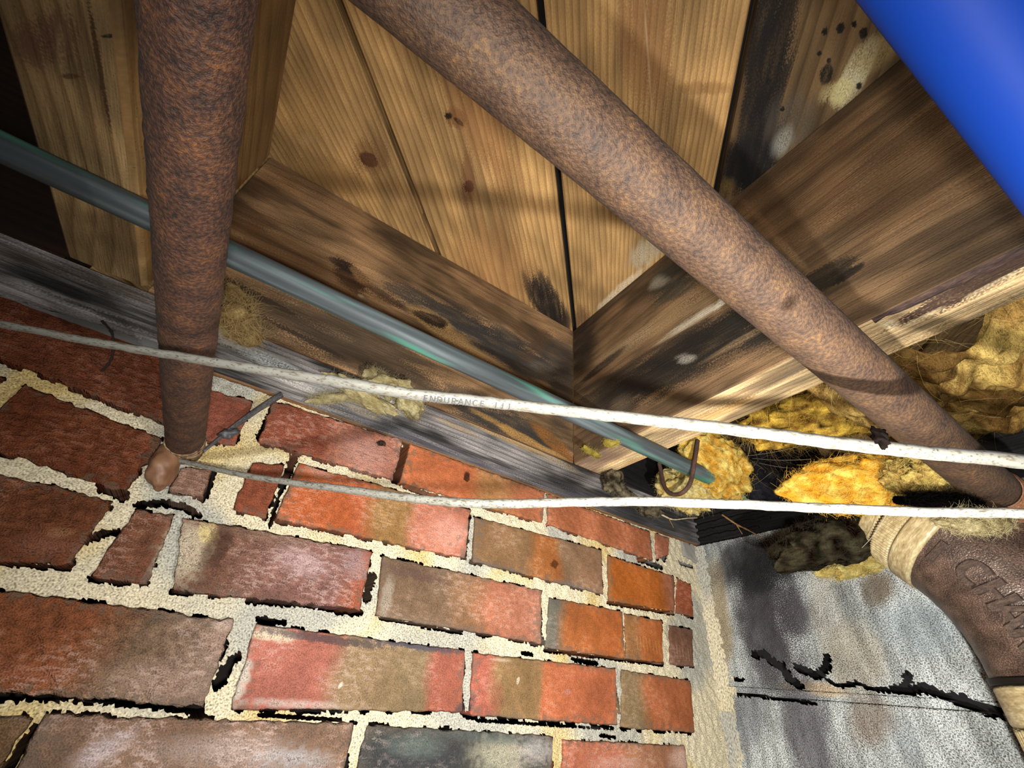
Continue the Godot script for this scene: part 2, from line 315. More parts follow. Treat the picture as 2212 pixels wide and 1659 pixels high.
var ST_BR := [
	[-0.0322,0.0684,0.0206,-0.0067,-0.0009,-0.0254,0.74,0.71,0.62,0.85,1.2],
	[-0.0232,0.0857,0.0077,0.0018,0.0049,-0.0106,0.78,0.72,0.5,0.8,1],
	[-0.0119,0.0766,0.0094,-0.0029,-0.0014,-0.0201,0.2,0.14,0.11,0.6,1],
	[0.057,0.0773,0.0248,-0.0034,0,-0.0114,0.72,0.64,0.66,0.6,1.4],
	[0.1072,0.0852,0.0133,0.0026,0.0051,-0.0162,0.6,0.55,0.58,0.6,1.4],
	[0.0139,0.0945,0.0464,0.0005,0.0016,-0.0077,0.45,0.38,0.32,0.5,1],
	[0.056,0.0198,0.0219,0.0005,0.0015,-0.0052,0.78,0.76,0.66,0.8,0.9],
	[0.0453,-0.0129,0.0062,-0.0013,0.0004,-0.0166,0.76,0.76,0.72,0.8,1],
	[0.0918,-0.0247,0.0439,0.0006,0.0011,-0.0035,0.72,0.68,0.66,0.7,1.4],
	[0.098,0.0213,0.0615,-0.0003,0.0006,-0.0034,0.22,0.2,0.22,0.7,1],
	[0.1862,0.0258,0.0495,0,0.0002,-0.003,0.24,0.24,0.3,0.8,1],
	[0.0166,0.0214,0.0076,0.001,0.0022,-0.0049,0.8,0.74,0.7,0.6,1.2],
	[0.019,0.0089,0.0102,-0.0035,-0.0023,-0.0164,0.66,0.55,0.5,0.5,1.5],
	[-0.0056,-0.0169,0.0382,-0.0008,0.0041,-0.0106,0.62,0.52,0.48,0.5,1.6],
	[-0.0201,-0.0554,0.0137,0.0108,0.0069,-0.0058,0.78,0.76,0.82,0.6,1.7],
	[0.0568,-0.0538,0.0564,0.0012,0.0045,-0.0102,0.7,0.66,0.66,0.6,1.7],
	[0.1046,-0.0583,0.0314,0.0004,0.0031,-0.008,0.7,0.72,0.76,0.6,1.6],
	[0.2055,-0.0539,0.0586,0.001,0.0037,-0.0152,0.17,0.18,0.2,0.7,1.2],
	[0.2933,-0.0524,0.038,0.0006,0.002,-0.0168,0.74,0.72,0.62,0.75,1.5],
	[0.204,-0.0477,0.0315,0.0008,0.0022,-0.0093,0.45,0.52,0.48,0.5,1.6],
	[0.3381,-0.0481,0.0238,0.0005,0.0006,-0.0107,0.68,0.66,0.66,0.7,1.5],
	[0.2703,-0.0393,0.0694,-0.0018,0.0001,-0.0055,0.3,0.33,0.33,0.6,1.3],
	[0.0821,0.1984,0.0308,-0.001,-0.0006,-0.0219,0.72,0.58,0.56,0.6,1.5],
	[0.0429,0.1642,0.0182,0.0009,0.0009,-0.0078,0.76,0.64,0.62,0.6,1.3],
	[0.1997,0.1389,0.0294,0.0006,-0.0017,-0.0208,0.8,0.62,0.58,0.5,1.5],
	[0.2732,0.1128,0.0574,-0.0035,-0.0014,-0.0052,0.33,0.3,0.3,0.6,1],
	[0.3808,0.111,0.0449,-0.0026,-0.0033,-0.0079,0.36,0.34,0.35,0.6,1],
	[0.171,0.0886,0.0419,-0.0017,-0.0004,-0.0062,0.3,0.23,0.22,0.6,1.3],
	[0.258,0.0422,0.0462,-0.0017,-0.0006,-0.0042,0.32,0.27,0.26,0.6,1],
	[0.1449,0.0623,0.0067,0.0001,0.0014,-0.0201,0.6,0.58,0.54,0.6,1],
	[0.2462,-0.0193,0.0142,0.01,0.0045,-0.003,0.25,0.22,0.24,0.7,1],
	[0.3617,-0.0269,0.0975,-0.0002,-0.0003,-0.0031,0.3,0.28,0.28,0.6,1],
	[0.4486,-0.0575,0.0434,0.0004,-0.0007,-0.0077,0.72,0.6,0.58,0.5,1.5],
	[0.5598,-0.0522,0.0263,0.0004,-0.0031,-0.0128,0.8,0.72,0.7,0.6,1.5],
	[-0.0803,-0.0178,0.028,0.0003,0.0025,-0.0048,0.6,0.38,0.3,0.4,1],
	[-0.1132,0.0543,0.0187,0.0041,0.0051,-0.0086,0.55,0.38,0.33,0.5,1.5],
	[-0.1113,0.0647,0.0096,0.0023,0.0021,-0.0036,0.66,0.5,0.36,0.5,1.5],
	[0.3549,0.1348,0.0061,0.0012,0.0002,-0.0051,0.22,0.12,0.06,0.8,0.6],
	[0.0949,0.2167,0.0053,-0.0001,-0.0002,-0.0041,0.08,0.07,0.05,0.95,0.5],
	[0.21,0.2104,0.0038,0.0012,0.001,-0.006,0.15,0.09,0.07,0.9,0.5],
	[0.2728,0.1739,0.0041,0.0011,0.0004,-0.0035,0.2,0.18,0.2,0.8,0.5],
	[0.3777,0.0027,0.0048,0.0003,0,-0.0025,0.6,0.42,0.4,0.8,0.5],
	[0.3086,0.0076,0.0018,-0.0001,-0.0007,-0.0032,0.78,0.74,0.7,0.8,0.6],
	[0.1229,-0.0101,0.0016,-0.0005,-0.0008,-0.0023,0.78,0.72,0.68,0.8,0.6],
	[0.284,0.0239,0.0154,0.0005,0,-0.0017,0.74,0.68,0.62,0.6,1.4]]
var CRACKS := [
	[0.0038,0.0611,0.0657,0.0747,0.069,0.0839,0.0605,0.0959,0.0544,0.1005,0.0419,0.1128,0.0331],
	[0.0035,0.1151,0.0547,0.1289,0.0481,0.1421,0.0466,0.152,0.0554,0.1549,0.0641],
	[0.0014,0.1418,0.0456,0.1521,0.0376,0.1668,0.0364,0.1778,0.04,0.19,0.0349,0.214,0.034],
	[0.0027,0.2145,0.0352,0.2231,0.0356,0.2311,0.0475],
	[0.0038,0.2291,0.0351,0.2423,0.0382,0.2518,0.0331,0.2619,0.0307,0.2742,0.0262,0.2886,0.0208],
	[0.001,0.0035,0.0201,0.0545,0.0203,0.091,0.0186,0.1254,0.0175],
	[0.0017,0.0205,0.0387,0.0356,0.037]]
var CABLE_LOW := [
	[-0.0732,0.135,0.0077,0.0018],[-0.0515,0.1294,0.0283,0.002],[-0.0185,0.1213,0.0597,0.0022],[0.021,0.1144,0.0972,0.0025],[0.051,0.1104,0.1257,0.0028],[0.0849,0.1051,0.1579,0.0029],[0.121,0.1016,0.1922,0.0031],[0.145,0.1017,0.215,0.003],[0.1793,0.1037,0.2475,0.0029],[0.2117,0.1052,0.2783,0.0029],[0.2518,0.1043,0.3165,0.0028],[0.2888,0.1031,0.3516,0.0028],[0.323,0.102,0.3841,0.0027],[0.357,0.1021,0.4164,0.0027]]
var CABLE_UP := [
	[-0.1364,0.121,0.1859,0.0017],[-0.0949,0.1168,0.2094,0.0018],[-0.0547,0.1139,0.2319,0.002],[-0.0151,0.1118,0.2532,0.0023],[0.0144,0.1105,0.2694,0.0026],[0.0443,0.1095,0.2845,0.0026],[0.0737,0.1102,0.3008,0.0026],[0.1035,0.1105,0.3171,0.0026],[0.142,0.1098,0.3404,0.0027],[0.1812,0.1095,0.363,0.0028],[0.2228,0.1097,0.3846,0.003],[0.2647,0.1108,0.4071,0.0032],[0.3097,0.1122,0.4317,0.0034]]
var HOOK := [[0.5,0.3129,0.1458],[0.4875,0.2746,0.1418],[0.4849,0.2463,0.1305],[0.4838,0.2366,0.1144],[0.4886,0.2437,0.0945],[0.4935,0.26,0.0825],[0.4973,0.2852,0.0774],[0.4972,0.301,0.0765]]
var TWIGS := [[[0.5693,0.2596,0.006],[0.5884,0.2566,0.006],[0.6099,0.2573,0.006],[0.6498,0.27,0.006],[0.692,0.2817,0.006]],[[0.655,0.2628,0.0677],[0.655,0.243,0.0875],[0.655,0.2289,0.1055],[0.655,0.2146,0.1214]]]
var ROOT := [[-0.181,0.2384,0.005],[-0.1694,0.2306,0.005],[-0.1603,0.2158,0.005],[-0.1561,0.2043,0.005],[-0.1556,0.1923,0.005]]
const PIPE_A := Vector3(-0.6170, 0.2255, 0.3957)
const PIPE_B := Vector3(0.5243, 0.1747, 0.3920)
const PIPE_C := Vector3(0.5793, 0.1722, 0.3919)
var LUMPS := [
	[0.56,0.2997,0.1295,0.0601,0.041,0.035,0.8748,-0.4725,0.1071,0.2647,0.6514,0.7111,-0.4057,-0.5937,0.6949],
	[0.545,0.2686,0.0808,0.0445,0.0302,0.03,0.9103,-0.194,0.3657,-0.0823,0.781,0.6191,-0.4057,-0.5937,0.6949],
	[0.545,0.3094,0.2881,0.0962,0.0338,0.045,0.7087,0.2758,0.6494,-0.5772,0.7559,0.3088,-0.4057,-0.5937,0.6949],
	[0.5,0.1945,0.314,0.08,0.0289,0.022,0.7981,0.1404,0.5859,-0.4454,0.7924,0.4169,-0.4057,-0.5937,0.6949],
	[0.49,0.1872,0.3548,0.0246,0.0161,0.02,0.6444,0.3533,0.6781,-0.6481,0.723,0.2392,-0.4057,-0.5937,0.6949],
	[0.64,0.3013,0.1801,0.067,0.06,0.03,0.8272,0.0848,0.5554,-0.3886,0.8002,0.4567,-0.4057,-0.5937,0.6949],
	[0.5,0.2191,0.276,0.0327,0.0092,0.01,0.4408,0.5389,0.7178,-0.8007,0.5976,0.043,-0.4057,-0.5937,0.6949],
	[0.47,0.1542,0.3656,0.0327,0.0069,0.01,0.8403,0.0568,0.5391,-0.3595,0.8027,0.4758,-0.4057,-0.5937,0.6949],
	[0.555,0.1664,0.257,0.08,0.0258,0.022,0.6667,0.3279,0.6694,-0.6252,0.7349,0.2627,-0.4057,-0.5937,0.6949],
	[0.652,0.1611,0.232,0.049,0.0138,0.01,0.7087,0.2758,0.6494,-0.5772,0.7559,0.3088,-0.4057,-0.5937,0.6949],
	[0.475,0.1365,0.3781,0.0277,0.0095,0.012,0.8272,0.0848,0.5554,-0.3886,0.8002,0.4567,-0.4057,-0.5937,0.6949]]
var WEB := [[0.55,0.2918,0.1835],[0.52,0.2643,0.2708],[0.55,0.2856,0.1906],[0.51,0.2405,0.2732],[0.55,0.1501,0.2734],[0.5,0.1621,0.3199],[0.56,0.281,0.1933],[0.53,0.2426,0.2523]]


# ------------------------------------------------------------------ naming
func numbered(called: String) -> String:
	var n: int = counts.get(called, 0)
	counts[called] = n + 1
	return called if n == 0 else "%s_%03d" % [called, n]

func tag(o: Node3D, label: String, category: String, group := "", kind := "") -> void:
	if label: o.set_meta("label", label)
	if category: o.set_meta("category", category)
	if group: o.set_meta("group", group)
	if kind: o.set_meta("kind", kind)

func thing(called: String, label: String, category: String, at := Vector3.ZERO, group := "") -> Node3D:
	var o := Node3D.new()
	o.name = numbered(called)
	o.position = at
	add_child(o)
	tag(o, label, category, group)
	return o

func setting(called: String, label: String, category: String) -> Node3D:
	var o := Node3D.new()
	o.name = called
	add_child(o)
	tag(o, label, category, "", "structure")
	return o

func part(called: String, m: Mesh, mat: Material, parent: Node3D, kind := "") -> MeshInstance3D:
	var o := MeshInstance3D.new()
	var key := str(parent.get_instance_id()) + called
	var n: int = counts.get(key, 0)
	counts[key] = n + 1
	o.name = called if n == 0 else "%s_%03d" % [called, n]
	o.mesh = m
	if mat: o.material_override = mat
	if kind: o.set_meta("kind", kind)
	parent.add_child(o, true)
	o.position = -parent.global_position if parent != self else Vector3.ZERO
	return o


# ------------------------------------------------------------------ textures
func nz(w: int, h: int, sx: int, sy: int, freq: float, sd: int, oct := 3) -> PackedByteArray:
	var f := FastNoiseLite.new()
	f.seed = sd
	f.noise_type = FastNoiseLite.TYPE_SIMPLEX_SMOOTH
	f.fractal_type = FastNoiseLite.FRACTAL_FBM
	f.fractal_octaves = oct
	f.frequency = freq
	var im := f.get_image(maxi(2, w / sx), maxi(2, h / sy), false, false, true)
	im.convert(Image.FORMAT_L8)
	if sx > 1 or sy > 1:
		im.resize(w, h, Image.INTERPOLATE_CUBIC)
	return im.get_data()

func rgb_tex(w: int, h: int, data: PackedByteArray) -> ImageTexture:
	return ImageTexture.create_from_image(Image.create_from_data(w, h, false, Image.FORMAT_RGB8, data))

func grey_tex(w: int, h: int, data: PackedByteArray) -> ImageTexture:
	return ImageTexture.create_from_image(Image.create_from_data(w, h, false, Image.FORMAT_L8, data))

# stains with ragged edges, laid over the picture of a surface; positions in the surface's own metres
func stain(data: PackedByteArray, w: int, h: int, x0: float, y0: float, lw: float, lh: float, list: Array, flip_y: bool, ragged: PackedByteArray, fine: PackedByteArray) -> PackedByteArray:
	for s in list:
		var cx: float = (s[0] - x0) / lw * w
		var cy: float = (s[1] - y0) / lh * h
		var ax: float = s[2] / lw * w
		var ay: float = s[3] / lh * h
		var bx: float = s[4] / lw * w
		var by: float = s[5] / lh * h
		if flip_y:
			cy = h - cy
			ay = -ay
			by = -by
		var det := ax * by - ay * bx
		if absf(det) < 0.5: continue
		var rx := sqrt(ax * ax + bx * bx) * 1.5
		var ry := sqrt(ay * ay + by * by) * 1.5
		var strength: float = s[9]
		var soft: float = s[10]
		var cr: float = s[6] * 255.0
		var cg: float = s[7] * 255.0
		var cb: float = s[8] * 255.0
		for y in range(maxi(0, int(cy - ry)), mini(h, int(cy + ry) + 1)):
			for x in range(maxi(0, int(cx - rx)), mini(w, int(cx + rx) + 1)):
				var dx := x - cx
				var dy := y - cy
				var p := (dx * by - dy * bx) / det
				var q := (dy * ax - dx * ay) / det
				var d := p * p + q * q
				if d > 2.3: continue
				var i := y * w + x
				d += (ragged[i] - 128) * 0.0062 + (fine[i] - 128) * 0.0048
				var a := clampf((1.28 - d) / (0.85 * soft), 0.0, 1.0) * strength * clampf(0.92 + (ragged[i] - 128) * 0.004 + (fine[i] - 128) * 0.004, 0.3, 1.0)
				if a <= 0.0: continue
				var t := 0.8 + fine[i] * 0.0016
				var j := i * 3
				data[j] = int(clampf(data[j] + (cr * t - data[j]) * a, 0, 255))
				data[j + 1] = int(clampf(data[j + 1] + (cg * t - data[j + 1]) * a, 0, 255))
				data[j + 2] = int(clampf(data[j + 2] + (cb * t - data[j + 2]) * a, 0, 255))
	return data

# sawn softwood: rings run along the picture's x. Returns the material.
func wood_mat(w: int, h: int, lw: float, lh: float, base: Color, late: Color, ring: float, wander: float, contrast: float, dirt: float, sd: int, x0: float, y0: float, stains: Array, flip_y: bool, relief := 0.06, worn := 0.0, rot := 0.12) -> StandardMaterial3D:
	var warp := nz(w, h, 16, 4, 0.016, sd, 2)
	var fib := nz(w, h, 24, 1, 0.35, sd + 1, 2)
	var blot := nz(w, h, 8, 8, 0.035, sd + 2, 3)
	var ragged := nz(w, h, 8, 2, 0.05, sd + 3, 4)
	var speck := nz(w, h, 1, 1, 0.22, sd + 4, 2)
	var rotn := nz(w, h, 10, 2, 0.022, sd + 6, 4)
	var lut := PackedFloat32Array()
	for i in 256:
		var f := i / 255.0
		lut.append(pow(f / 0.86, 2.6) if f < 0.86 else 1.0 - (f - 0.86) / 0.14)
	var col := PackedByteArray()
	col.resize(w * h * 3)
	var hgt := PackedByteArray()
	hgt.resize(w * h)
	var b := [base.r * 255.0, base.g * 255.0, base.b * 255.0]
	var l := [late.r * 255.0, late.g * 255.0, late.b * 255.0]
	var br: float = b[0]
	var bg: float = b[1]
	var bb: float = b[2]
	var dr: float = l[0] - br
	var dg: float = l[1] - bg
	var db: float = l[2] - bb
	var amount := wander / 255.0
	for y in h:
		var ty := (float(y) / h) * lh / ring
		for x in w:
			var i := y * w + x
			var t := ty + warp[i] * amount + 10.0
			var v := lut[int((t - floorf(t)) * 255.0)] * contrast
			v = v * (0.6 + fib[i] * 0.003)
			var m := (0.80 + fib[i] * 0.0011 + (blot[i] - 128) * 0.0016 * dirt + (speck[i] - 128) * 0.0005)
			m *= 1.0 - rot * clampf((rotn[i] - 126 + (fib[i] - 128) * 0.3) * 0.017, 0, 1)
			m *= 1.0 + rot * 0.35 * clampf((96 - rotn[i] + (speck[i] - 128) * 0.4) * 0.02, 0, 1)
			if speck[i] > 222 and blot[i] > 105: m *= 0.62
			var j := i * 3
			col[j] = int(clampf((br + dr * v) * m, 0, 255))
			col[j + 1] = int(clampf((bg + dg * v) * m, 0, 255))
			col[j + 2] = int(clampf((bb + db * v) * m, 0, 255))
			hgt[i] = int(clampf(70 + v * 60.0 + fib[i] * (0.28 + worn * 0.3) + (speck[i] - 128) * (0.10 + worn * 0.2), 0, 255))
	col = stain(col, w, h, x0, y0, lw, lh, stains, flip_y, ragged, speck)
	var m := StandardMaterial3D.new()
	m.albedo_texture = rgb_tex(w, h, col)
	m.roughness = 0.82
	m.metallic_specular = 0.35
	m.heightmap_enabled = true
	m.heightmap_texture = grey_tex(w, h, hgt)
	m.heightmap_scale = relief
	return m

# a mottled surface of several tones, for rust, copper, iron and the like
func mottled(w: int, h: int, tones: Array, sd: int, f1: float, f2: float, grain: float, relief: float, rough := 0.85, sx := 1, sy := 1) -> StandardMaterial3D:
	var a := nz(w, h, 2 * sx, 2 * sy, f1, sd, 4)
	var b := nz(w, h, sx, sy, f2, sd + 1, 3)
	var c := nz(w, h, 1, 1, 0.3, sd + 2, 2)
	var col := PackedByteArray()
	col.resize(w * h * 3)
	var hgt := PackedByteArray()
	hgt.resize(w * h)
	var n := tones.size() - 1
	var ramp := PackedByteArray()
	for i in 256:
		var f := i / 255.0 * n
		var k := mini(int(f), n - 1)
		var ca: Color = tones[k]
		var cc: Color = ca.lerp(tones[k + 1], f - k)
		ramp.append(int(cc.r * 255)); ramp.append(int(cc.g * 255)); ramp.append(int(cc.b * 255))
	for i in w * h:
		var v := int(clampf(a[i] * 0.62 + b[i] * 0.38 + (b[i] - 128) * 0.5, 0, 255)) * 3
		var m := 1.0 + (c[i] - 128) * grain / 128.0
		var j := i * 3
		col[j] = int(clampf(ramp[v] * m, 0, 255))
		col[j + 1] = int(clampf(ramp[v + 1] * m, 0, 255))
		col[j + 2] = int(clampf(ramp[v + 2] * m, 0, 255))
		hgt[i] = int(clampf(b[i] * 0.6 + c[i] * 0.4, 0, 255))
	var m := StandardMaterial3D.new()
	m.albedo_texture = rgb_tex(w, h, col)
	m.roughness = rough
	m.heightmap_enabled = true
	m.heightmap_texture = grey_tex(w, h, hgt)
	m.heightmap_scale = relief
	return m

func plain(c: Color, rough := 0.8, metal := 0.0) -> StandardMaterial3D:
	var m := StandardMaterial3D.new()
	m.albedo_color = c
	m.roughness = rough
	m.metallic = metal
	return m


# ------------------------------------------------------------------ meshes
func grid(nx: int, ny: int, v: PackedVector3Array, uv: PackedVector2Array, toward: Vector3, colors := PackedColorArray(), wrap := false, skip := PackedFloat32Array()) -> ArrayMesh:
	var idx := PackedInt32Array()
	var nrm := PackedVector3Array()
	nrm.resize(v.size())
	for j in ny - 1:
		for i in nx - 1:
			var a := j * nx + i
			for t in [[a, a + 1, a + nx], [a + 1, a + nx + 1, a + nx]]:
				var n: Vector3 = (v[t[1]] - v[t[0]]).cross(v[t[2]] - v[t[0]])
				nrm[t[0]] += n
				nrm[t[1]] += n
				nrm[t[2]] += n
				if skip.size() and maxf(maxf(skip[t[0]], skip[t[1]]), skip[t[2]]) > 0.35: continue
				idx.append(t[0]); idx.append(t[1]); idx.append(t[2])
	if wrap:
		for j in ny:
			var s := nrm[j * nx] + nrm[j * nx + nx - 1]
			nrm[j * nx] = s
			nrm[j * nx + nx - 1] = s
	# the accumulated normal points to the counter-clockwise side; Godot's front faces are clockwise
	var sum := 0.0
	for k in nrm.size():
		if toward != Vector3.ZERO: sum += nrm[k].dot(toward)
	var flip := sum < 0.0
	for k in nrm.size():
		nrm[k] = nrm[k].normalized() * (-1.0 if flip else 1.0)
	if not flip:
		for k in range(0, idx.size(), 3):
			var q := idx[k + 1]
			idx[k + 1] = idx[k + 2]
			idx[k + 2] = q
	var arr := []
	arr.resize(Mesh.ARRAY_MAX)
	arr[Mesh.ARRAY_VERTEX] = v
	arr[Mesh.ARRAY_NORMAL] = nrm
	arr[Mesh.ARRAY_TEX_UV] = uv
	if colors.size(): arr[Mesh.ARRAY_COLOR] = colors
	arr[Mesh.ARRAY_INDEX] = idx
	var m := ArrayMesh.new()
	m.add_surface_from_arrays(Mesh.PRIMITIVE_TRIANGLES, arr)
	return m

# a tube along points; radius(i along, angle) -> metres
func tube(pts: PackedVector3Array, seg: int, radius: Callable, uv_len := 0.1, cap := true, flat := 1.0) -> ArrayMesh:
	var v := PackedVector3Array()
	var uv := PackedVector2Array()
	var n := pts.size()
	var up := Vector3.UP
	var along := 0.0
	for i in n:
		var t := (pts[mini(i + 1, n - 1)] - pts[maxi(i - 1, 0)]).normalized()
		if absf(t.dot(up)) > 0.9: up = Vector3(1, 0, 0) if absf(t.x) < 0.8 else Vector3(0, 0, 1)
		var side := t.cross(up).normalized()
		up = side.cross(t).normalized()
		if i > 0: along += pts[i].distance_to(pts[i - 1])
		for k in seg + 1:
			var a := TAU * k / seg
			var r: float = radius.call(i, a)
			v.append(pts[i] + (up * cos(a) + side * sin(a) * flat) * r)
			uv.append(Vector2(float(k) / seg, along / uv_len))
	if cap:
		var head := PackedVector3Array()
		var huv := PackedVector2Array()
		for k in seg + 1:
			head.append(pts[0])
			huv.append(uv[k])
		head.append_array(v)
		huv.append_array(uv)
		for k in seg + 1:
			head.append(pts[n - 1])
			huv.append(uv[(n - 1) * (seg + 1) + k])
		v = head
		uv = huv
	# outward: compare against the axis at a middle ring
	var mid := (v.size() / (seg + 1) / 2) * (seg + 1)
	var m := grid(seg + 1, v.size() / (seg + 1), v, uv, Vector3.ZERO, PackedColorArray(), true)
	var arr := m.surface_get_arrays(0)
	var centre := Vector3.ZERO
	for k in seg: centre += v[mid + k] / seg
	if arr[Mesh.ARRAY_NORMAL][mid].dot(v[mid] - centre) < 0:
		var nn: PackedVector3Array = arr[Mesh.ARRAY_NORMAL]
		var ii: PackedInt32Array = arr[Mesh.ARRAY_INDEX]
		for k in nn.size(): nn[k] = -nn[k]
		for k in range(0, ii.size(), 3):
			var q := ii[k + 1]
			ii[k + 1] = ii[k + 2]
			ii[k + 2] = q
		arr[Mesh.ARRAY_NORMAL] = nn
		arr[Mesh.ARRAY_INDEX] = ii
		m = ArrayMesh.new()
		m.add_surface_from_arrays(Mesh.PRIMITIVE_TRIANGLES, arr)
	return m

func smooth(rows: Array, per: int) -> Array:   # Catmull-Rom through rows of numbers
	var r := []
	var n := rows.size()
	for i in n - 1:
		for k in per:
			var t := float(k) / per
			var row := []
			for c in rows[0].size():
				row.append(cubic_interpolate(rows[i][c], rows[i + 1][c], rows[maxi(i - 1, 0)][c], rows[mini(i + 2, n - 1)][c], t))
			r.append(row)
	r.append(rows[n - 1])
	return r

func line_pts(a: Vector3, b: Vector3, n: int) -> PackedVector3Array:
	var p := PackedVector3Array()
	for i in n: p.append(a.lerp(b, float(i) / (n - 1)))
	return p

# a board with chamfered arrises. mats by face: +x -x +y -y +z -z. uvs: per face [axis u, u0, length u, axis v, v0, length v]
func board(lo: Vector3, hi: Vector3, c: float, uvs: Dictionary, mats: Dictionary, common: Material) -> ArrayMesh:
	var tools := {}
	var mid := (lo + hi) / 2
	var h := (hi - lo) / 2
	var put := func(st: SurfaceTool, p: Vector3, n: Vector3, f: Array):
		st.set_normal(n)
		st.set_uv(Vector2((p[f[0]] - f[1]) / f[2], (p[f[3]] - f[4]) / f[5]))
		st.add_vertex(p)
	var dflt := func(axis: int) -> Array:
		var o := [[2, 0.0, 0.5, 1, 0.0, 0.3], [0, 0.0, 0.5, 2, 0.0, 0.3], [0, 0.0, 0.5, 1, 0.0, 0.3]]
		return o[axis]
	var emit := func(face: String, axis: int, pts: Array, n: Vector3):
		var key := face if mats.has(face) else "common"
		if not tools.has(key):
			var s := SurfaceTool.new()
			s.begin(Mesh.PRIMITIVE_TRIANGLES)
			tools[key] = s
		var f: Array = uvs[face] if uvs.has(face) else dflt.call(axis)
		for k in range(1, pts.size() - 1):
			var a: Vector3 = pts[0]
			var b: Vector3 = pts[k]
			var d: Vector3 = pts[k + 1]
			if (b - a).cross(d - a).dot(n) > 0:
				var q := b
				b = d
				d = q
			for p in [a, b, d]: put.call(tools[key], p, n, f)
	var names := ["x", "y", "z"]
	for ax in 3:
		var u := (ax + 1) % 3
		var w := (ax + 2) % 3
		for s in [-1, 1]:
			var n := Vector3.ZERO
			n[ax] = s
			var face: String = ("+" if s > 0 else "-") + names[ax]
			var pts := []
			for k in [[-1, -1], [1, -1], [1, 1], [-1, 1]]:
				var p := mid
				p[ax] += s * h[ax]
				p[u] += k[0] * (h[u] - c)
				p[w] += k[1] * (h[w] - c)
				pts.append(p)
			emit.call(face, ax, pts, n)
			for s2 in [-1, 1]:      # the arris with the +-u face
				var n2 := Vector3.ZERO
				n2[ax] = s
				n2[u] = s2
				var e := []
				for k in [[0, -1], [1, -1], [1, 1], [0, 1]]:
					var p := mid
					p[ax] += s * (h[ax] - (c if k[0] else 0.0))
					p[u] += s2 * (h[u] - (0.0 if k[0] else c))
					p[w] += k[1] * (h[w] - c)
					e.append(p)
				emit.call(face, ax, e, n2.normalized())
	var m := ArrayMesh.new()
	for key in tools:
		tools[key].commit(m)
		m.surface_set_material(m.get_surface_count() - 1, mats[key] if mats.has(key) else common)
	return m

# a rounded, puckered body; shade(p, d) -> Color
var soft_noise := FastNoiseLite.new()

func lump_mesh(centre: Vector3, radii: Vector3, basis: Basis, amp: float, freq: float, sd: float, shade: Callable, nx := 72, ny := 44, power := 2.0) -> ArrayMesh:
	var v := PackedVector3Array()
	var uv := PackedVector2Array()
	var col := PackedColorArray()
	for j in ny:
		var th := PI * j / (ny - 1)
		for i in nx:
			var ph := TAU * i / (nx - 1)
			var d := Vector3(sin(th) * cos(ph), cos(th), sin(th) * sin(ph))
			if i == nx - 1: d = Vector3(sin(th), cos(th), 0)
			var k := 1.0
			if power != 2.0:
				k = 1.0 / pow(pow(absf(d.x), power) + pow(absf(d.y), power) + pow(absf(d.z), power), 1.0 / power)
			var base := Vector3(d.x * radii.x, d.y * radii.y, d.z * radii.z) * k
			var q := base * freq + Vector3(sd, sd * 1.7, sd * 0.3)
			var n := soft_noise.get_noise_3dv(q) + 0.42 * soft_noise.get_noise_3dv(q * 2.3 + Vector3(9, 2, 5)) + 0.14 * soft_noise.get_noise_3dv(q * 6.0)
			var p := centre + basis * (base * (1.0 + amp * n))
			v.append(p)
			uv.append(Vector2(ph / TAU * 4.0, th / PI * 2.0))
			col.append(shade.call(p, n))
	var m := grid(nx, ny, v, uv, Vector3.ZERO, col, true)
	return outward(m, centre)

func outward(m: ArrayMesh, centre: Vector3) -> ArrayMesh:
	var arr := m.surface_get_arrays(0)
	var nn: PackedVector3Array = arr[Mesh.ARRAY_NORMAL]
	var vv: PackedVector3Array = arr[Mesh.ARRAY_VERTEX]
	var sum := 0.0
	for k in nn.size(): sum += nn[k].dot(vv[k] - centre)
	if sum >= 0: return m
	var ii: PackedInt32Array = arr[Mesh.ARRAY_INDEX]
	for k in nn.size(): nn[k] = -nn[k]
	for k in range(0, ii.size(), 3):
		var q := ii[k + 1]
		ii[k + 1] = ii[k + 2]
		ii[k + 2] = q
	arr[Mesh.ARRAY_NORMAL] = nn
	arr[Mesh.ARRAY_INDEX] = ii
	var r := ArrayMesh.new()
	r.add_surface_from_arrays(Mesh.PRIMITIVE_TRIANGLES, arr)
	return r

# loose fibres on a body: thin three-sided threads starting near its skin
func fibres(centre: Vector3, radii: Vector3, basis: Basis, count: int, length: float, thick: float) -> ArrayMesh:
	var st := SurfaceTool.new()
	st.begin(Mesh.PRIMITIVE_TRIANGLES)
	for n in count:
		var d := Vector3(rng.randfn(), rng.randfn(), rng.randfn()).normalized()
		var p := centre + basis * (Vector3(d.x * radii.x, d.y * radii.y, d.z * radii.z) * rng.randf_range(0.90, 1.06))
		var out := (basis * d).normalized()
		var t := (out.cross(Vector3(rng.randfn(), rng.randfn(), rng.randfn())).normalized() + out * rng.randf_range(-0.15, 0.4)).normalized()
		var bend := Vector3(rng.randfn(), rng.randfn(), rng.randfn()) * 0.35
		var steps := 5
		var l := length * rng.randf_range(0.4, 1.3) / steps
		var ring := []
		for s in steps + 1:
			var a := t.cross(out).normalized() * thick
			var b := out * thick
			var f := 1.0 - 0.6 * s / steps
			ring.append([p + a * f, p - a * 0.5 * f + b * 0.87 * f, p - a * 0.5 * f - b * 0.87 * f])
			p += t * l
			t = (t + bend * 0.5 + Vector3(rng.randfn(), rng.randfn(), rng.randfn()) * 0.15).normalized()
		for s in steps:
			for k in 3:
				var k2 := (k + 1) % 3
				for q in [ring[s][k], ring[s][k2], ring[s + 1][k], ring[s][k2], ring[s + 1][k2], ring[s + 1][k]]:
					st.add_vertex(q)
	st.generate_normals()
	return st.commit()


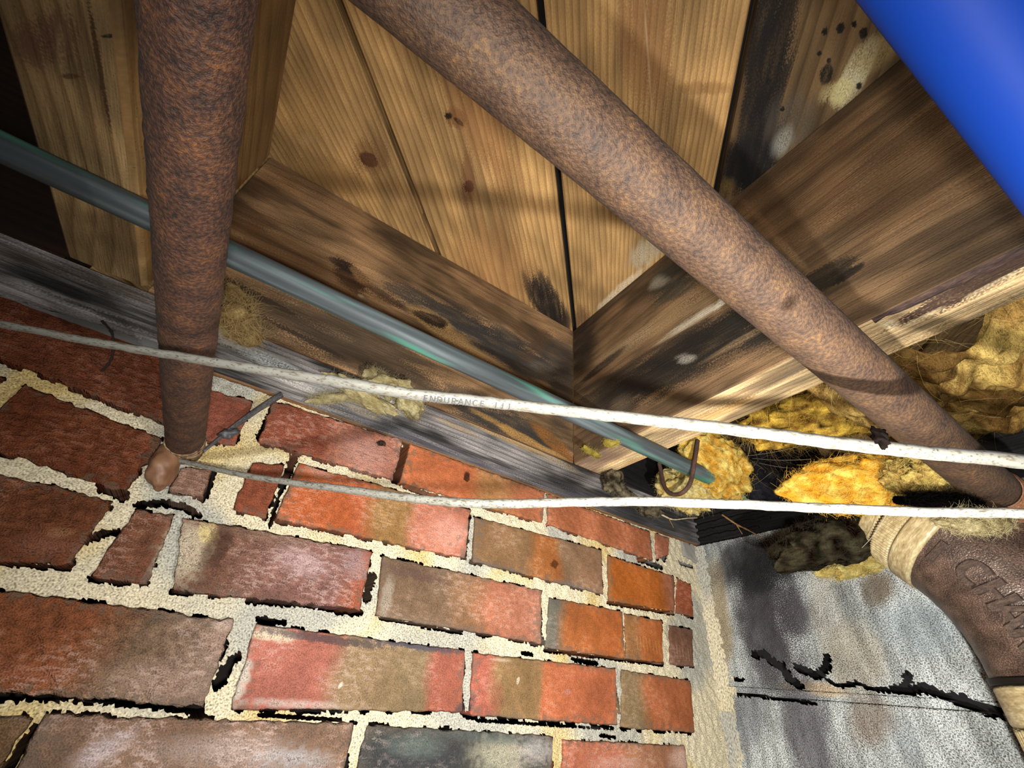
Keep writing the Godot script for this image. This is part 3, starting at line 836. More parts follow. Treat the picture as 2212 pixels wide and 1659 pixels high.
# ------------------------------------------------------------------ setting
func build_setting() -> void:
	build_brick_wall()
	build_block_wall()
	build_ceiling()
	var g := mottled(256, 256, [Color(0.20, 0.16, 0.12), Color(0.34, 0.27, 0.20), Color(0.45, 0.38, 0.29)], 90, 0.03, 0.1, 0.2, 0.3)
	g.uv1_scale = Vector3(4, 4, 4)
	var v := PackedVector3Array()
	var uv := PackedVector2Array()
	for j in 60:
		for i in 60:
			var x := -1.0 + 1.9 * i / 59.0
			var z := -0.08 + 1.7 * j / 59.0
			v.append(Vector3(x, -0.5 + 0.02 * bump_noise.get_noise_2d(x * 7, z * 7), z))
			uv.append(Vector2(x, z))
	var fl := MeshInstance3D.new()
	fl.name = "floor"
	fl.mesh = grid(60, 60, v, uv, Vector3.UP)
	fl.material_override = g
	tag(fl, "bare brown soil floor of the crawl space", "floor", "", "structure")
	add_child(fl)


func atlas_of(q: Array) -> int:
	return 0 if (q[0] + q[2]) * 0.5 < 0.14 else 1

func brick_skin(which: int) -> StandardMaterial3D:
	var ax0: float = ATLAS_X[which]
	var W := 2048
	var H := 1400
	var big := nz(W, H, 4, 4, 0.014, 11 + which, 4)
	var mid := nz(W, H, 2, 2, 0.07, 12 + which, 4)
	var fine := nz(W, H, 1, 1, 0.22, 13 + which, 3)
	var slant := nz(W, H, 3, 1, 0.075, 14 + which, 4)
	var data := PackedByteArray()
	data.resize(W * H * 3)
	data.fill(100)
	var hgt := PackedByteArray()
	hgt.resize(W * H)
	hgt.fill(128)
	var kx := W / ATLAS_W
	var ky := H / WALL_H
	for b in BRICKS:
		if atlas_of(b.q) != which: continue
		var q: Array = b.q
		var xl: float = minf(q[0], q[6])
		var xr: float = maxf(q[2], q[4])
		var yt: float = maxf(q[1], q[3])
		var yb: float = minf(q[5], q[7])
		var mg := 0.004
		var stops: Array = b.b if b.b.size() else [[0.0, b.c[0], b.c[1], b.c[2]]]
		var rough: float = b.r
		var white: float = b.w
		for y in range(maxi(0, int(H - (yt + mg - WALL_Y0) * ky)), mini(H, int(H - (yb - mg - WALL_Y0) * ky) + 1)):
			for x in range(maxi(0, int((xl - mg - ax0) * kx)), mini(W, int((xr + mg - ax0) * kx) + 1)):
				var i := y * W + x
				var s := (x / kx + ax0 - xl) / (xr - xl) + (big[i] - 128) * 0.0004 + (fine[i] - 128) * 0.0001
				var t := ((H - y) / ky + WALL_Y0 - yb) / (yt - yb)
				var c0: Array = stops[0]
				var r: float = c0[1]
				var g: float = c0[2]
				var bl: float = c0[3]
				for k in range(1, stops.size()):
					var c1: Array = stops[k]
					if s <= c1[0]:
						var f: float = clampf((s - c0[0]) / (c1[0] - c0[0]), 0, 1)
						r = lerpf(c0[1], c1[1], f); g = lerpf(c0[2], c1[2], f); bl = lerpf(c0[3], c1[3], f)
						break
					c0 = c1
					r = c0[1]; g = c0[2]; bl = c0[3]
				r = r * 0.81; g = g * 0.885; bl = bl * 0.87
				var m := 1.0 + (big[i] - 128) * 0.0012 + (mid[i] - 128) * 0.0012 * (0.5 + rough) + (fine[i] - 128) * 0.0022
				r *= m; g *= m; bl *= m
				# pale bloom of salts and a grimy border
				var patch := clampf((big[i] - 126 + white * 44) * 0.022, 0, 1)
				var e := patch * clampf((slant[i] * 0.5 + fine[i] * 0.35 + mid[i] * 0.15 - 122) * 0.022, 0, 0.8) * (0.12 + white * 1.1)
				if e > 0:
					r = lerpf(r, 0.72, e); g = lerpf(g, 0.64, e); bl = lerpf(bl, 0.62, e)
				var edge := minf(minf(s, 1.0 - s) * 6.0, minf(t, 1.0 - t) * 3.0) + (mid[i] - 128) * 0.004
				if edge < 0.28:
					var k2 := clampf((0.28 - edge) * 1.9, 0, 0.55)
					r = lerpf(r, 0.40, k2); g = lerpf(g, 0.35, k2); bl = lerpf(bl, 0.31, k2)
				if fine[i] > 198 and mid[i] > 112:
					r *= 0.55; g *= 0.55; bl *= 0.55
				var j := i * 3
				data[j] = int(clampf(r * 255, 0, 255))
				data[j + 1] = int(clampf(g * 255, 0, 255))
				data[j + 2] = int(clampf(bl * 255, 0, 255))
				hgt[i] = int(clampf(128 + ((slant[i] - 128) * 0.9 + (mid[i] - 128) * 0.4 + (fine[i] - 128) * 0.5) * (0.12 + rough * 0.88) + (fine[i] - 128) * (0.12 + 0.2 * rough), 0, 255))
	data = stain(data, W, H, ax0, WALL_Y0, ATLAS_W, WALL_H, ST_BR, true, mid, fine)
	# a row of short upright comb marks pressed into one brick while it was soft
	for k in (19 if which == 1 else 0):
		var f := k / 18.0
		var px := lerpf(0.5005, 0.6120, f)
		if k == 11: continue
		for yy in range(int(H - (lerpf(0.0725, 0.0690, f) - WALL_Y0) * ky), int(H - (lerpf(0.0555, 0.0530, f) - WALL_Y0) * ky)):
			for xx in range(-2, 3):
				var i := yy * W + int((px - ax0) * kx) + xx
				hgt[i] = int(clampf(hgt[i] + (70 - absi(xx) * 26), 0, 255))
				if absi(xx) < 2:
					data[i * 3] = mini(255, data[i * 3] + 22)
					data[i * 3 + 1] = mini(255, data[i * 3 + 1] + 26)
					data[i * 3 + 2] = mini(255, data[i * 3 + 2] + 22)
	var bm := StandardMaterial3D.new()
	bm.albedo_texture = rgb_tex(W, H, data)
	bm.roughness = 1.0
	bm.metallic_specular = 0.12
	bm.heightmap_enabled = true
	bm.heightmap_texture = grey_tex(W, H, hgt)
	bm.heightmap_scale = 0.17
	return bm



func build_brick_wall() -> void:
	var skins := [brick_skin(0), brick_skin(1)]
	var MW := 2048
	var MH := 800
	var m1 := nz(MW, MH, 8, 8, 0.035, 21, 3)
	var m2 := nz(MW, MH, 1, 1, 0.33, 22, 2)
	var m3 := nz(MW, MH, 16, 16, 0.05, 23, 2)
	var md := PackedByteArray()
	md.resize(MW * MH * 3)
	var mh := PackedByteArray()
	mh.resize(MW * MH)
	var cream := Color(0.83, 0.79, 0.68)
	var ochre := Color(0.78, 0.69, 0.47)
	var ash := Color(0.66, 0.66, 0.63)
	for y in MH:
		for x in MW:
			var i := y * MW + x
			var c := cream.lerp(ochre, clampf((m1[i] - 138) * 0.012, 0, 1)).lerp(ash, clampf((m3[i] - 135 + (x - 1120) * 0.025) * 0.02, 0, 0.85))
			var m := 0.90 + (m2[i] - 128) * 0.0022
			if m2[i] < 72: m *= 0.78
			md[i * 3] = int(clampf(c.r * m * 255, 0, 255))
			md[i * 3 + 1] = int(clampf(c.g * m * 255, 0, 255))
			md[i * 3 + 2] = int(clampf(c.b * m * 255, 0, 255))
			mh[i] = m2[i]
	var mm := StandardMaterial3D.new()
	mm.albedo_texture = rgb_tex(MW, MH, md)
	mm.roughness = 0.95
	mm.metallic_specular = 0.2
	mm.heightmap_enabled = true
	mm.heightmap_texture = grey_tex(MW, MH, mh)
	mm.heightmap_scale = 0.05

	var wall := setting("wall_front", "old orange red brick wall with pale crumbling mortar under the sill", "wall")
	# mortar bed with raked and missing stretches
	var nx := 800
	var ny := 314
	var v := PackedVector3Array()
	var uv := PackedVector2Array()
	var deep := PackedFloat32Array()
	deep.resize(nx * ny)
	for vd in VOIDS:
		var hw: float = vd[0]
		for k in range(2, vd.size() - 3, 2):
			var a := Vector2(vd[k], vd[k + 1])
			var b := Vector2(vd[k + 2], vd[k + 3])
			var lo := a.min(b) - Vector2.ONE * hw * 1.6
			var hi := a.max(b) + Vector2.ONE * hw * 1.6
			for j in range(maxi(0, int((lo.y - WALL_Y0) / WALL_H * (ny - 1))), mini(ny, int((hi.y - WALL_Y0) / WALL_H * (ny - 1)) + 2)):
				for i in range(maxi(0, int((lo.x - WALL_X0) / WALL_W * (nx - 1))), mini(nx, int((hi.x - WALL_X0) / WALL_W * (nx - 1)) + 2)):
					var p := Vector2(WALL_X0 + WALL_W * i / (nx - 1), WALL_Y0 + WALL_H * j / (ny - 1))
					var d := p.distance_to(Geometry2D.get_closest_point_to_segment(p, a, b))
					d += bump_noise.get_noise_2d(p.x * 160, p.y * 160) * hw * 0.5
					if d < hw * 1.15: deep[j * nx + i] = maxf(deep[j * nx + i], vd[1] * clampf((hw * 1.15 - d) / (hw * 0.35), 0, 1))
	# hairline gaps where the bed has come away from the bricks
	for bk0 in BRICKS:
		var q: Array = bk0.q
		for e in [[6, 4, 0.0013], [0, 2, 0.0006], [2, 4, 0.0009]]:
			var a := Vector2(q[e[0]], q[e[0] + 1])
			var b := Vector2(q[e[1]], q[e[1] + 1])
			var n := int(a.distance_to(b) / 0.0009) + 2
			for k in n:
				var p := a.lerp(b, k / float(n - 1))
				var open := bump_noise.get_noise_2d(p.x * 34 + e[0], p.y * 34) + 0.35 * bump_noise.get_noise_2d(p.x * 260, p.y * 260)
				if open < (0.13 if e[0] == 6 else 0.32): continue
				var hw: float = e[2] * (0.4 + open * 1.6)
				var ci := int((p.x - WALL_X0) / WALL_W * (nx - 1))
				var cj := int((p.y - WALL_Y0) / WALL_H * (ny - 1))
				for j in range(maxi(0, cj - 2), mini(ny, cj + 3)):
					for i in range(maxi(0, ci - 2), mini(nx, ci + 3)):
						var g := Vector2(WALL_X0 + WALL_W * i / (nx - 1), WALL_Y0 + WALL_H * j / (ny - 1))
						if g.distance_to(p) < hw + 0.0004: deep[j * nx + i] = maxf(deep[j * nx + i], 0.6)
	for j in ny:
		for i in nx:
			var x := WALL_X0 + WALL_W * i / (nx - 1)
			var y := WALL_Y0 + WALL_H * j / (ny - 1)
			var z := -0.0022 + 0.0016 * bump_noise.get_noise_2d(x * 60, y * 60) + 0.0005 * bump_noise.get_noise_2d(x * 190 + 7, y * 190) 
			var k0 := j * nx + i
			if i > 0 and j > 0 and i < nx - 1 and j < ny - 1 and deep[k0] + deep[k0 - 1] + deep[k0 + 1] + deep[k0 - nx] + deep[k0 + nx] > 0.0:
				x += rng.randf_range(-0.0007, 0.0007)
				y += rng.randf_range(-0.0006, 0.0006)
			v.append(Vector3(x, y, z))
			uv.append(Vector2(float(i) / (nx - 1), 1.0 - float(j) / (ny - 1)))
	part("mortar", grid(nx, ny, v, uv, Vector3(0, 0, 1), PackedColorArray(), false, deep), mm, wall)
	var back := BoxMesh.new()
	back.size = Vector3(WALL_W + 0.3, 0.75, 0.1)
	var bk := part("shade_dark_core", back, plain(Color(0.11, 0.085, 0.07), 1.0), wall)  # colour painted near black as the shade inside the mortar gaps
	bk.position = Vector3(WALL_X0 + WALL_W / 2, SILL_Y - 0.375, -0.135)
	# bricks
	for b in BRICKS:
		part("brick", brick_mesh(b.q, b.r, b.p, float(BRICKS.find(b))), skins[atlas_of(b.q)], wall)
	# lower courses out of the picture
	var loose := mottled(256, 256, [Color(0.36, 0.19, 0.14), Color(0.52, 0.29, 0.20), Color(0.60, 0.36, 0.26)], 18, 0.03, 0.1, 0.2, 0.1, 1.0)
	for row in 3:
		var yt := -0.117 - row * 0.0675 - 0.005
		var x := -0.42 - (row % 2) * 0.1
		while x < 0.6:
			var x2 := minf(x + 0.205, 0.66)
			var lq := [x, yt, x2, yt, x2, yt - 0.058, x, yt - 0.058]
			part("brick", brick_mesh(lq, 0.5, 1.0, x * 31.0 + row), loose, wall)
			x += 0.215
	# rough mortar fillet in the corner against the blockwork
	v = PackedVector3Array()
	uv = PackedVector2Array()
	for j in 150:
		for i in 14:
			var a := i / 13.0
			var y := -0.5 + 0.725 * j / 149.0
			var p := Vector3(lerpf(0.655, 0.6715, a), y, lerpf(-0.004, 0.021, a * a))
			var n := bump_noise.get_noise_2d(a * 4.0 + 3.0, y * 55.0)
			p += Vector3(-0.003 * n, 0, 0.0035 * n) * sin(a * PI)
			v.append(p)
			uv.append(Vector2(0.55 + a * 0.03, y))
	part("corner_mortar", grid(14, 150, v, uv, Vector3(-1, 0, 1)), mm, wall)
	# a broken stub of pale block bedded beside the last brick under the sill
	part("stone_chip", brick_mesh([0.6305, 0.2275, 0.6690, 0.2275, 0.6690, 0.1950, 0.6290, 0.2030], 0.8, 1.0, 71.0), plain(Color(0.52, 0.51, 0.49), 0.95), wall)


func brick_mesh(q: Array, rough: float, proud: float, sd: float) -> ArrayMesh:
	var tl := Vector2(q[0], q[1])
	var tr := Vector2(q[2], q[3])
	var br := Vector2(q[4], q[5])
	var bl := Vector2(q[6], q[7])
	var nx := clampi(int(((tr - tl).length()) / 0.0042), 6, 60)
	var ny := clampi(int(((tl - bl).length()) / 0.0042), 6, 18)
	var us := [0.0, 0.0]
	var e := 0.0016
	var lw := (tr - tl).length()
	var lh := (tl - bl).length()
	for i in nx: us.append(lerpf(e / lw, 1.0 - e / lw, float(i) / (nx - 1)))
	us.append_array([1.0, 1.0])
	var vs := [0.0, 0.0]
	for i in ny: vs.append(lerpf(e / lh, 1.0 - e / lh, float(i) / (ny - 1)))
	vs.append_array([1.0, 1.0])
	var v := PackedVector3Array()
	var uv := PackedVector2Array()
	for j in vs.size():
		for i in us.size():
			var s: float = us[i]
			var t: float = vs[j]
			var p := bl.lerp(br, s).lerp(tl.lerp(tr, s), t)
			var n := bump_noise.get_noise_3d(p.x * 70, p.y * 70, sd)
			var n2 := bump_noise.get_noise_3d(p.x * 210, p.y * 210, sd + 4.0)
			var ring := mini(mini(i, us.size() - 1 - i), mini(j, vs.size() - 1 - j))
			var w := Vector2(bump_noise.get_noise_3d(p.x * 90, p.y * 90, sd + 9.0), bump_noise.get_noise_3d(p.x * 90, p.y * 90, sd + 19.0)) * (0.0012 + 0.0016 * rough)
			var z := 0.0007 * proud + n * (0.0006 + 0.0017 * rough) + n2 * (0.0003 + 0.0011 * rough)
			if ring == 1: z -= 0.0014
			if ring == 0: z = -0.085
			p += w
			v.append(Vector3(p.x, p.y, z))
			uv.append(Vector2((p.x - ATLAS_X[atlas_of(q)]) / ATLAS_W, 1.0 - (p.y - WALL_Y0) / WALL_H))
	return grid(us.size(), vs.size(), v, uv, Vector3(0, 0, 1))


func build_block_wall() -> void:
	var W := 1024
	var H := 1024
	var a := nz(W, H, 8, 8, 0.03, 31, 3)
	var b := nz(W, H, 1, 1, 0.26, 32, 2)
	var c := nz(W, H, 2, 10, 0.05, 33, 3)
	var rg := nz(W, H, 3, 3, 0.05, 34, 4)
	var data := PackedByteArray()
	data.resize(W * H * 3)
	var hg := PackedByteArray()
	hg.resize(W * H)
	for i in W * H:
		var m := 0.90 + (a[i] - 128) * 0.0014 + (b[i] - 128) * 0.0034 + (c[i] - 128) * 0.0016
		if b[i] < 84: m *= 0.68
		data[i * 3] = int(clampf(0.66 * 255 * m, 0, 255))
		data[i * 3 + 1] = int(clampf(0.685 * 255 * m, 0, 255))
		data[i * 3 + 2] = int(clampf(0.685 * 255 * m, 0, 255))
		hg[i] = b[i]
	data = stain(data, W, H, 0.0, BLOCK_Y0, BLOCK_W, BLOCK_H, ST_BL, true, a, b)
	var m := StandardMaterial3D.new()
	m.albedo_texture = rgb_tex(W, H, data)
	m.roughness = 0.95
	m.metallic_specular = 0.25
	m.heightmap_enabled = true
	m.heightmap_texture = grey_tex(W, H, hg)
	m.heightmap_scale = 0.16
	var wall := setting("wall_right", "grey concrete block wall with dark damp stains and a cracked bed joint", "wall")
	for row in 4:
		var y1 := SILL_Y - row * 0.2065
		var y0 := y1 - 0.1985
		var z := 0.0 if row % 2 == 0 else -0.055
		while z < 1.2:
			part("concrete_block", block_mesh(maxf(z, -0.02), z + 0.392, y0, y1), m, wall)
			z += 0.4
	var v := PackedVector3Array()
	var uv := PackedVector2Array()
	for j in 364:
		for i in 160:
			var z := -0.02 + 1.2 * i / 159.0
			var y := -0.5 + 0.727 * j / 363.0
			var off := fposmod(SILL_Y - 0.2025 - y, 0.2065)
			var hide := 0.0 if minf(off, 0.2065 - off) < 0.0075 else 0.068
			v.append(Vector3(BLOCK_X + 0.0016 + hide + 0.0012 * bump_noise.get_noise_2d(z * 120, y * 120), y, z))
			uv.append(Vector2(z / BLOCK_W, 1.0 - (y - BLOCK_Y0) / BLOCK_H))
	var split := PackedFloat32Array()
	split.resize(v.size())
	for k in v.size():
		var p := Vector2(v[k].z, v[k].y)
		if v[k].x > BLOCK_X + 0.03: split[k] = 1.0
		if p.x > 0.4 or p.y < 0.0: continue
		for cr in CRACKS:
			for n in range(1, cr.size() - 3, 2):
				if p.distance_to(Geometry2D.get_closest_point_to_segment(p, Vector2(cr[n], cr[n + 1]), Vector2(cr[n + 2], cr[n + 3]))) < cr[0] * 1.1: split[k] = 1.0
	part("mortar", grid(160, 364, v, uv, Vector3(-1, 0, 0), PackedColorArray(), false, split), m, wall)
	var back := BoxMesh.new()
	back.size = Vector3(0.18, 0.727, 1.22)
	var bk := part("shade_dark_core", back, plain(Color(0.09, 0.09, 0.09), 1.0), wall)  # core coloured near black so the cracks look unlit inside
	bk.position = Vector3(BLOCK_X + 0.165, -0.1365, 0.59)


func block_mesh(z0: float, z1: float, y0: float, y1: float) -> ArrayMesh:
	var near := z0 < 0.4 and y1 > -0.1
	var nx := 190 if near else 20
	var ny := 100 if near else 12
	var v := PackedVector3Array()
	var uv := PackedVector2Array()
	var open := PackedFloat32Array()
	for j in ny + 2:
		for i in nx + 2:
			var s := clampf((i - 1) / float(nx - 1), 0, 1)
			var t := clampf((j - 1) / float(ny - 1), 0, 1)
			var z := lerpf(z0, z1, s)
			var y := lerpf(y0, y1, t)
			var x := BLOCK_X - 0.0008 + 0.0011 * bump_noise.get_noise_2d(z * 60, y * 60) + 0.0008 * bump_noise.get_noise_2d(z * 240, y * 240)
			var gap := 0.0
			if i == 0 or j == 0 or i == nx + 1 or j == ny + 1: x = BLOCK_X + 0.035
			elif near:
				var p := Vector2(z, y)
				for cr in CRACKS:
					var hw: float = cr[0]
					for k in range(1, cr.size() - 3, 2):
						var d := p.distance_to(Geometry2D.get_closest_point_to_segment(p, Vector2(cr[k], cr[k + 1]), Vector2(cr[k + 2], cr[k + 3])))
						if d < hw * 2.0:
							d += bump_noise.get_noise_2d(z * 330, y * 330) * hw * 0.9
							if d < hw: gap = 1.0
			if i > 1 and j > 1 and i < nx and j < ny and near:
				y += rng.randf_range(-0.0006, 0.0006)
				z += rng.randf_range(-0.0006, 0.0006)
			open.append(gap)
			v.append(Vector3(x, y, z))
			uv.append(Vector2(z / BLOCK_W, 1.0 - (y - BLOCK_Y0) / BLOCK_H))
	return grid(nx + 2, ny + 2, v, uv, Vector3(-1, 0, 0), PackedColorArray(), false, open)


func build_ceiling() -> void:
	var roof := setting("ceiling", "diagonal pine floorboards seen from below with dark open joints", "ceiling")
	var bw := 0.2145
	var turn := Basis(Vector3(0.70710678, 0, -0.70710678), Vector3.UP, Vector3(0.70710678, 0, 0.70710678))
	for k in range(-3, 6):
		var c0 := 0.0636 + (k - 1) * bw
		var st: Array = [ST_P0, ST_P1, ST_P2, ST_P3][k] if k >= 0 and k < 4 else []
		var base := Color(0.76, 0.61, 0.40)
		var late := Color(0.59, 0.445, 0.275)
		var con := 0.85
		if k == 3:
			base = Color(0.43, 0.34, 0.23)
			late = Color(0.30, 0.23, 0.15)
		var m: StandardMaterial3D
		if k >= 0 and k < 4:
			m = wood_mat(1024, 512, 0.68, bw, base, late, [0.0085, 0.0095, 0.0075, 0.016][k], [1.6, 2.0, 1.6, 1.6][k], con, 1.0, 100 + k * 7, -0.37, c0, st, false, 0.07)
			board_mats[k] = m
		else:
			m = board_mats.get(1, null)
			if m == null:
				m = wood_mat(256, 128, 0.68, bw, base, late, 0.012, 3.0, con, 1.0, 160, -0.37, c0, [], false, 0.07)
				board_mats[1] = m
		var lo := Vector3(-1.0, CEIL_Y, c0 + 0.004)
		var hi := Vector3(1.0, CEIL_Y + 0.021, c0 + bw - 0.004)
		var mesh := board(lo, hi, 0.0016, {"-y": [0, -0.37, 0.68, 2, c0, bw]}, {"-y": m}, m)
		var o := part("plank", mesh, null, roof)
		o.transform = Transform3D(turn, Vector3.ZERO)
	board_mats.clear()
	var joint_sheet := BoxMesh.new()  # dark sheet added so no background shows through the plank joints
	joint_sheet.size = Vector3(2.6, 0.02, 2.6)
	var fb := part("joint_backing", joint_sheet, plain(Color(0.05, 0.045, 0.04), 1.0), roof)
	fb.position = Vector3(0.1, CEIL_Y + 0.034, 0.4)

var board_mats := {}


# ------------------------------------------------------------------ timber
func build_timber() -> void:
	var generic := wood_mat(512, 256, 0.5, 0.3, Color(0.42, 0.30, 0.19), Color(0.27, 0.19, 0.12), 0.011, 2.5, 0.7, 1.3, 300, 0, 0, [], false)
	var bay_shade_wood := wood_mat(256, 128, 0.5, 0.3, Color(0.17, 0.115, 0.075), Color(0.10, 0.07, 0.05), 0.011, 2.0, 0.7, 1.3, 305, 0, 0, [], false)  # near-black wood colour stands in for the unlit left bay
	var face := wood_mat(1024, 512, 0.62, CEIL_Y - JOIST_Y, Color(0.48, 0.38, 0.275), Color(0.37, 0.285, 0.20), 0.019, 3.0, 0.6, 1.2, 310, 0.0, JOIST_Y, ST_JF, false, 0.09, 0.7, 0.3)
	var under := wood_mat(1024, 128, 0.62, 0.066, Color(0.86, 0.75, 0.57), Color(0.64, 0.53, 0.38), 0.006, 1.6, 0.75, 1.4, 320, 0.0, 0.3895, ST_JU, false, 0.10, 0.8, 0.35)
	var t := thing("floor_joist", "floor joist with dark moulded face and pale underside, behind the diagonal rusty pipe", "joist", Vector3(0.4225, JOIST_Y, 0.6))
	part("joist_body", board(Vector3(0.39, JOIST_Y, -0.002), Vector3(0.455, CEIL_Y - 0.0005, 1.3), 0.0015,
		{"-x": [2, 0.0, 0.62, 1, JOIST_Y, CEIL_Y - JOIST_Y], "-y": [2, 0.0, 0.62, 0, 0.3895, 0.066]}, {"-x": face, "-y": under}, generic), null, t)
	# strip of bark still on the lower arris of the joist
	var bark := mottled(256, 128, [Color(0.13, 0.09, 0.08), Color(0.25, 0.18, 0.16), Color(0.36, 0.27, 0.23)], 330, 0.03, 0.08, 0.2, 0.15)
	var v := PackedVector3Array()
	var uv := PackedVector2Array()
	for j in 8:
		for i in 90:
			var s := i / 89.0
			var a := j / 7.0
			var z := 0.40 + 0.75 * s
			var wob := 0.004 * bump_noise.get_noise_2d(z * 60, 1.0) + 0.003 * bump_noise.get_noise_2d(z * 200, 4.0)
			var wide := 0.013 + wob + 0.006 * minf(1.0, s * 9.0) - 0.006
			v.append(Vector3(0.3905 + wide * a, JOIST_Y - 0.0018 * sin(a * PI) - 0.0006 * bump_noise.get_noise_2d(z * 150, a * 5), z))
			uv.append(Vector2(s * 3.0, a * 0.3))
	part("bark_strip", grid(90, 8, v, uv, Vector3.DOWN), bark, t)

	var lunder := wood_mat(1024, 128, 0.5, 0.064, Color(0.62, 0.515, 0.36), Color(0.44, 0.345, 0.22), 0.013, 2.2, 0.8, 1.2, 340, 0.0, -0.238, ST_LJU, false, 0.14, 0.3)
	var lface := wood_mat(512, 256, 0.5, CEIL_Y - JOIST_Y, Color(0.60, 0.485, 0.32), Color(0.48, 0.37, 0.23), 0.03, 1.8, 0.7, 1.0, 350, 0.0, JOIST_Y, [], false, 0.05)
	t = thing("floor_joist", "tan floor joist with a grooved underside, beside the flaking dark rusty pipe", "joist", Vector3(-0.206, JOIST_Y, 0.6))
	part("joist_body", board(Vector3(-0.238, JOIST_Y, 0.0), Vector3(-0.174, CEIL_Y - 0.0005, 1.3), 0.004,
		{"+x": [2, 0.0, 0.5, 1, JOIST_Y, CEIL_Y - JOIST_Y], "-y": [2, 0.0, 0.5, 0, -0.238, 0.064]}, {"+x": lface, "-y": lunder}, generic), null, t)

	var rim := wood_mat(1024, 512, 0.57, CEIL_Y - JOIST_Y, Color(0.60, 0.475, 0.345), Color(0.47, 0.365, 0.255), 0.016, 3.2, 0.6, 1.3, 360, -0.177, JOIST_Y, ST_RIM, true, 0.11, 0.8, 0.35)
	t = thing("rim_board", "brown rim board with a knot and rotted patches, directly behind the copper pipe", "board", Vector3(0.108, JOIST_Y, -0.02))
	part("board_body", board(Vector3(-0.1738, JOIST_Y + 0.0004, -0.04), Vector3(0.3898, CEIL_Y - 0.0006, -0.001), 0.001, {"+z": [0, -0.177, 0.57, 1, CEIL_Y, -(CEIL_Y - JOIST_Y)]}, {"+z": rim}, generic), null, t)
	var knot := lump_mesh(Vector3(0.0145, 0.411, -0.0012), Vector3(0.0095, 0.0042, 0.0028), Basis(Vector3(0, 0, 1), -0.35), 0.15, 120.0, 3.0, func(_p, n): return Color(0.16, 0.115, 0.06).lerp(Color(0.30, 0.225, 0.12), clampf(0.5 + n, 0, 1)), 28, 18)
	var km := plain(Color.WHITE, 0.9)
	km.vertex_color_use_as_albedo = true
	part("knot", knot, km, t)
	t = thing("rim_board", "rim board left of the tan joist, coloured dark to stand for bay shade", "board", Vector3(-0.5, JOIST_Y, -0.02))
	part("board_body", board(Vector3(-0.9, JOIST_Y + 0.0004, -0.04), Vector3(-0.2382, CEIL_Y - 0.0006, -0.001), 0.001, {}, {}, bay_shade_wood), null, t)
	var rot := wood_mat(512, 256, 0.5, 0.3, Color(0.12, 0.115, 0.115), Color(0.07, 0.065, 0.065), 0.012, 2.5, 0.7, 1.3, 380, 0, 0, [], false, 0.12, 1.0)
	t = thing("rim_board", "blackened rim board behind the yellow insulation at the wall corner", "board", Vector3(0.57, JOIST_Y, -0.02))
	part("board_body", board(Vector3(0.4552, JOIST_Y + 0.0004, -0.04), Vector3(0.76, CEIL_Y - 0.0006, -0.001), 0.001, {}, {}, rot), null, t)

	var sill := wood_mat(2048, 128, 1.18, JOIST_Y - SILL_Y, Color(0.49, 0.475, 0.475), Color(0.31, 0.295, 0.295), 0.007, 1.8, 0.8, 1.6, 390, -0.44, SILL_Y, ST_SILL, true, 0.12, 1.0, 0.6)
	t = thing("sill_plate", "weathered blue grey timber sill lying along the top of the brick wall", "sill", Vector3(0.15, SILL_Y, -0.06))
	part("sill_body", board(Vector3(-0.9, SILL_Y + 0.0003, -0.13), Vector3(0.742, JOIST_Y - 0.0003, 0.0012), 0.0022, {"+z": [0, -0.44, 1.18, 1, JOIST_Y, -(JOIST_Y - SILL_Y)]}, {"+z": sill}, generic), null, t)
	# rotted black sill over the block wall, split along its grain
	t = thing("sill_plate", "rotted black timber sill on top of the grey block wall behind the insulation", "sill", Vector3(0.73, SILL_Y, 0.5))
	part("sill_body", board(Vector3(0.676, SILL_Y + 0.0003, 0.002), Vector3(0.79, JOIST_Y - 0.0003, 1.2), 0.003, {}, {}, rot), null, t)
	for k in 4:
		var pts := line_pts(Vector3(0.674 - 0.001 * k, 0.238 + 0.011 * k, 0.004), Vector3(0.668 + 0.003 * k, 0.236 + 0.012 * k, 0.115 + 0.02 * k), 24)
		for i in 24: pts[i].y += 0.002 * bump_noise.get_noise_2d(i * 0.4, k * 3.0)
		part("splinter", tube(pts, 6, func(i, _a): return 0.0042 * (1.0 - 0.8 * absf(i / 23.0 - 0.4)), 0.1), rot, t)


# ------------------------------------------------------------------ pipes and cables
func rusty(sd: int, tones: Array) -> StandardMaterial3D:
	return mottled(512, 1024, tones, sd, 0.02, 0.07, 0.22, 0.08, 0.72, 1, 1)

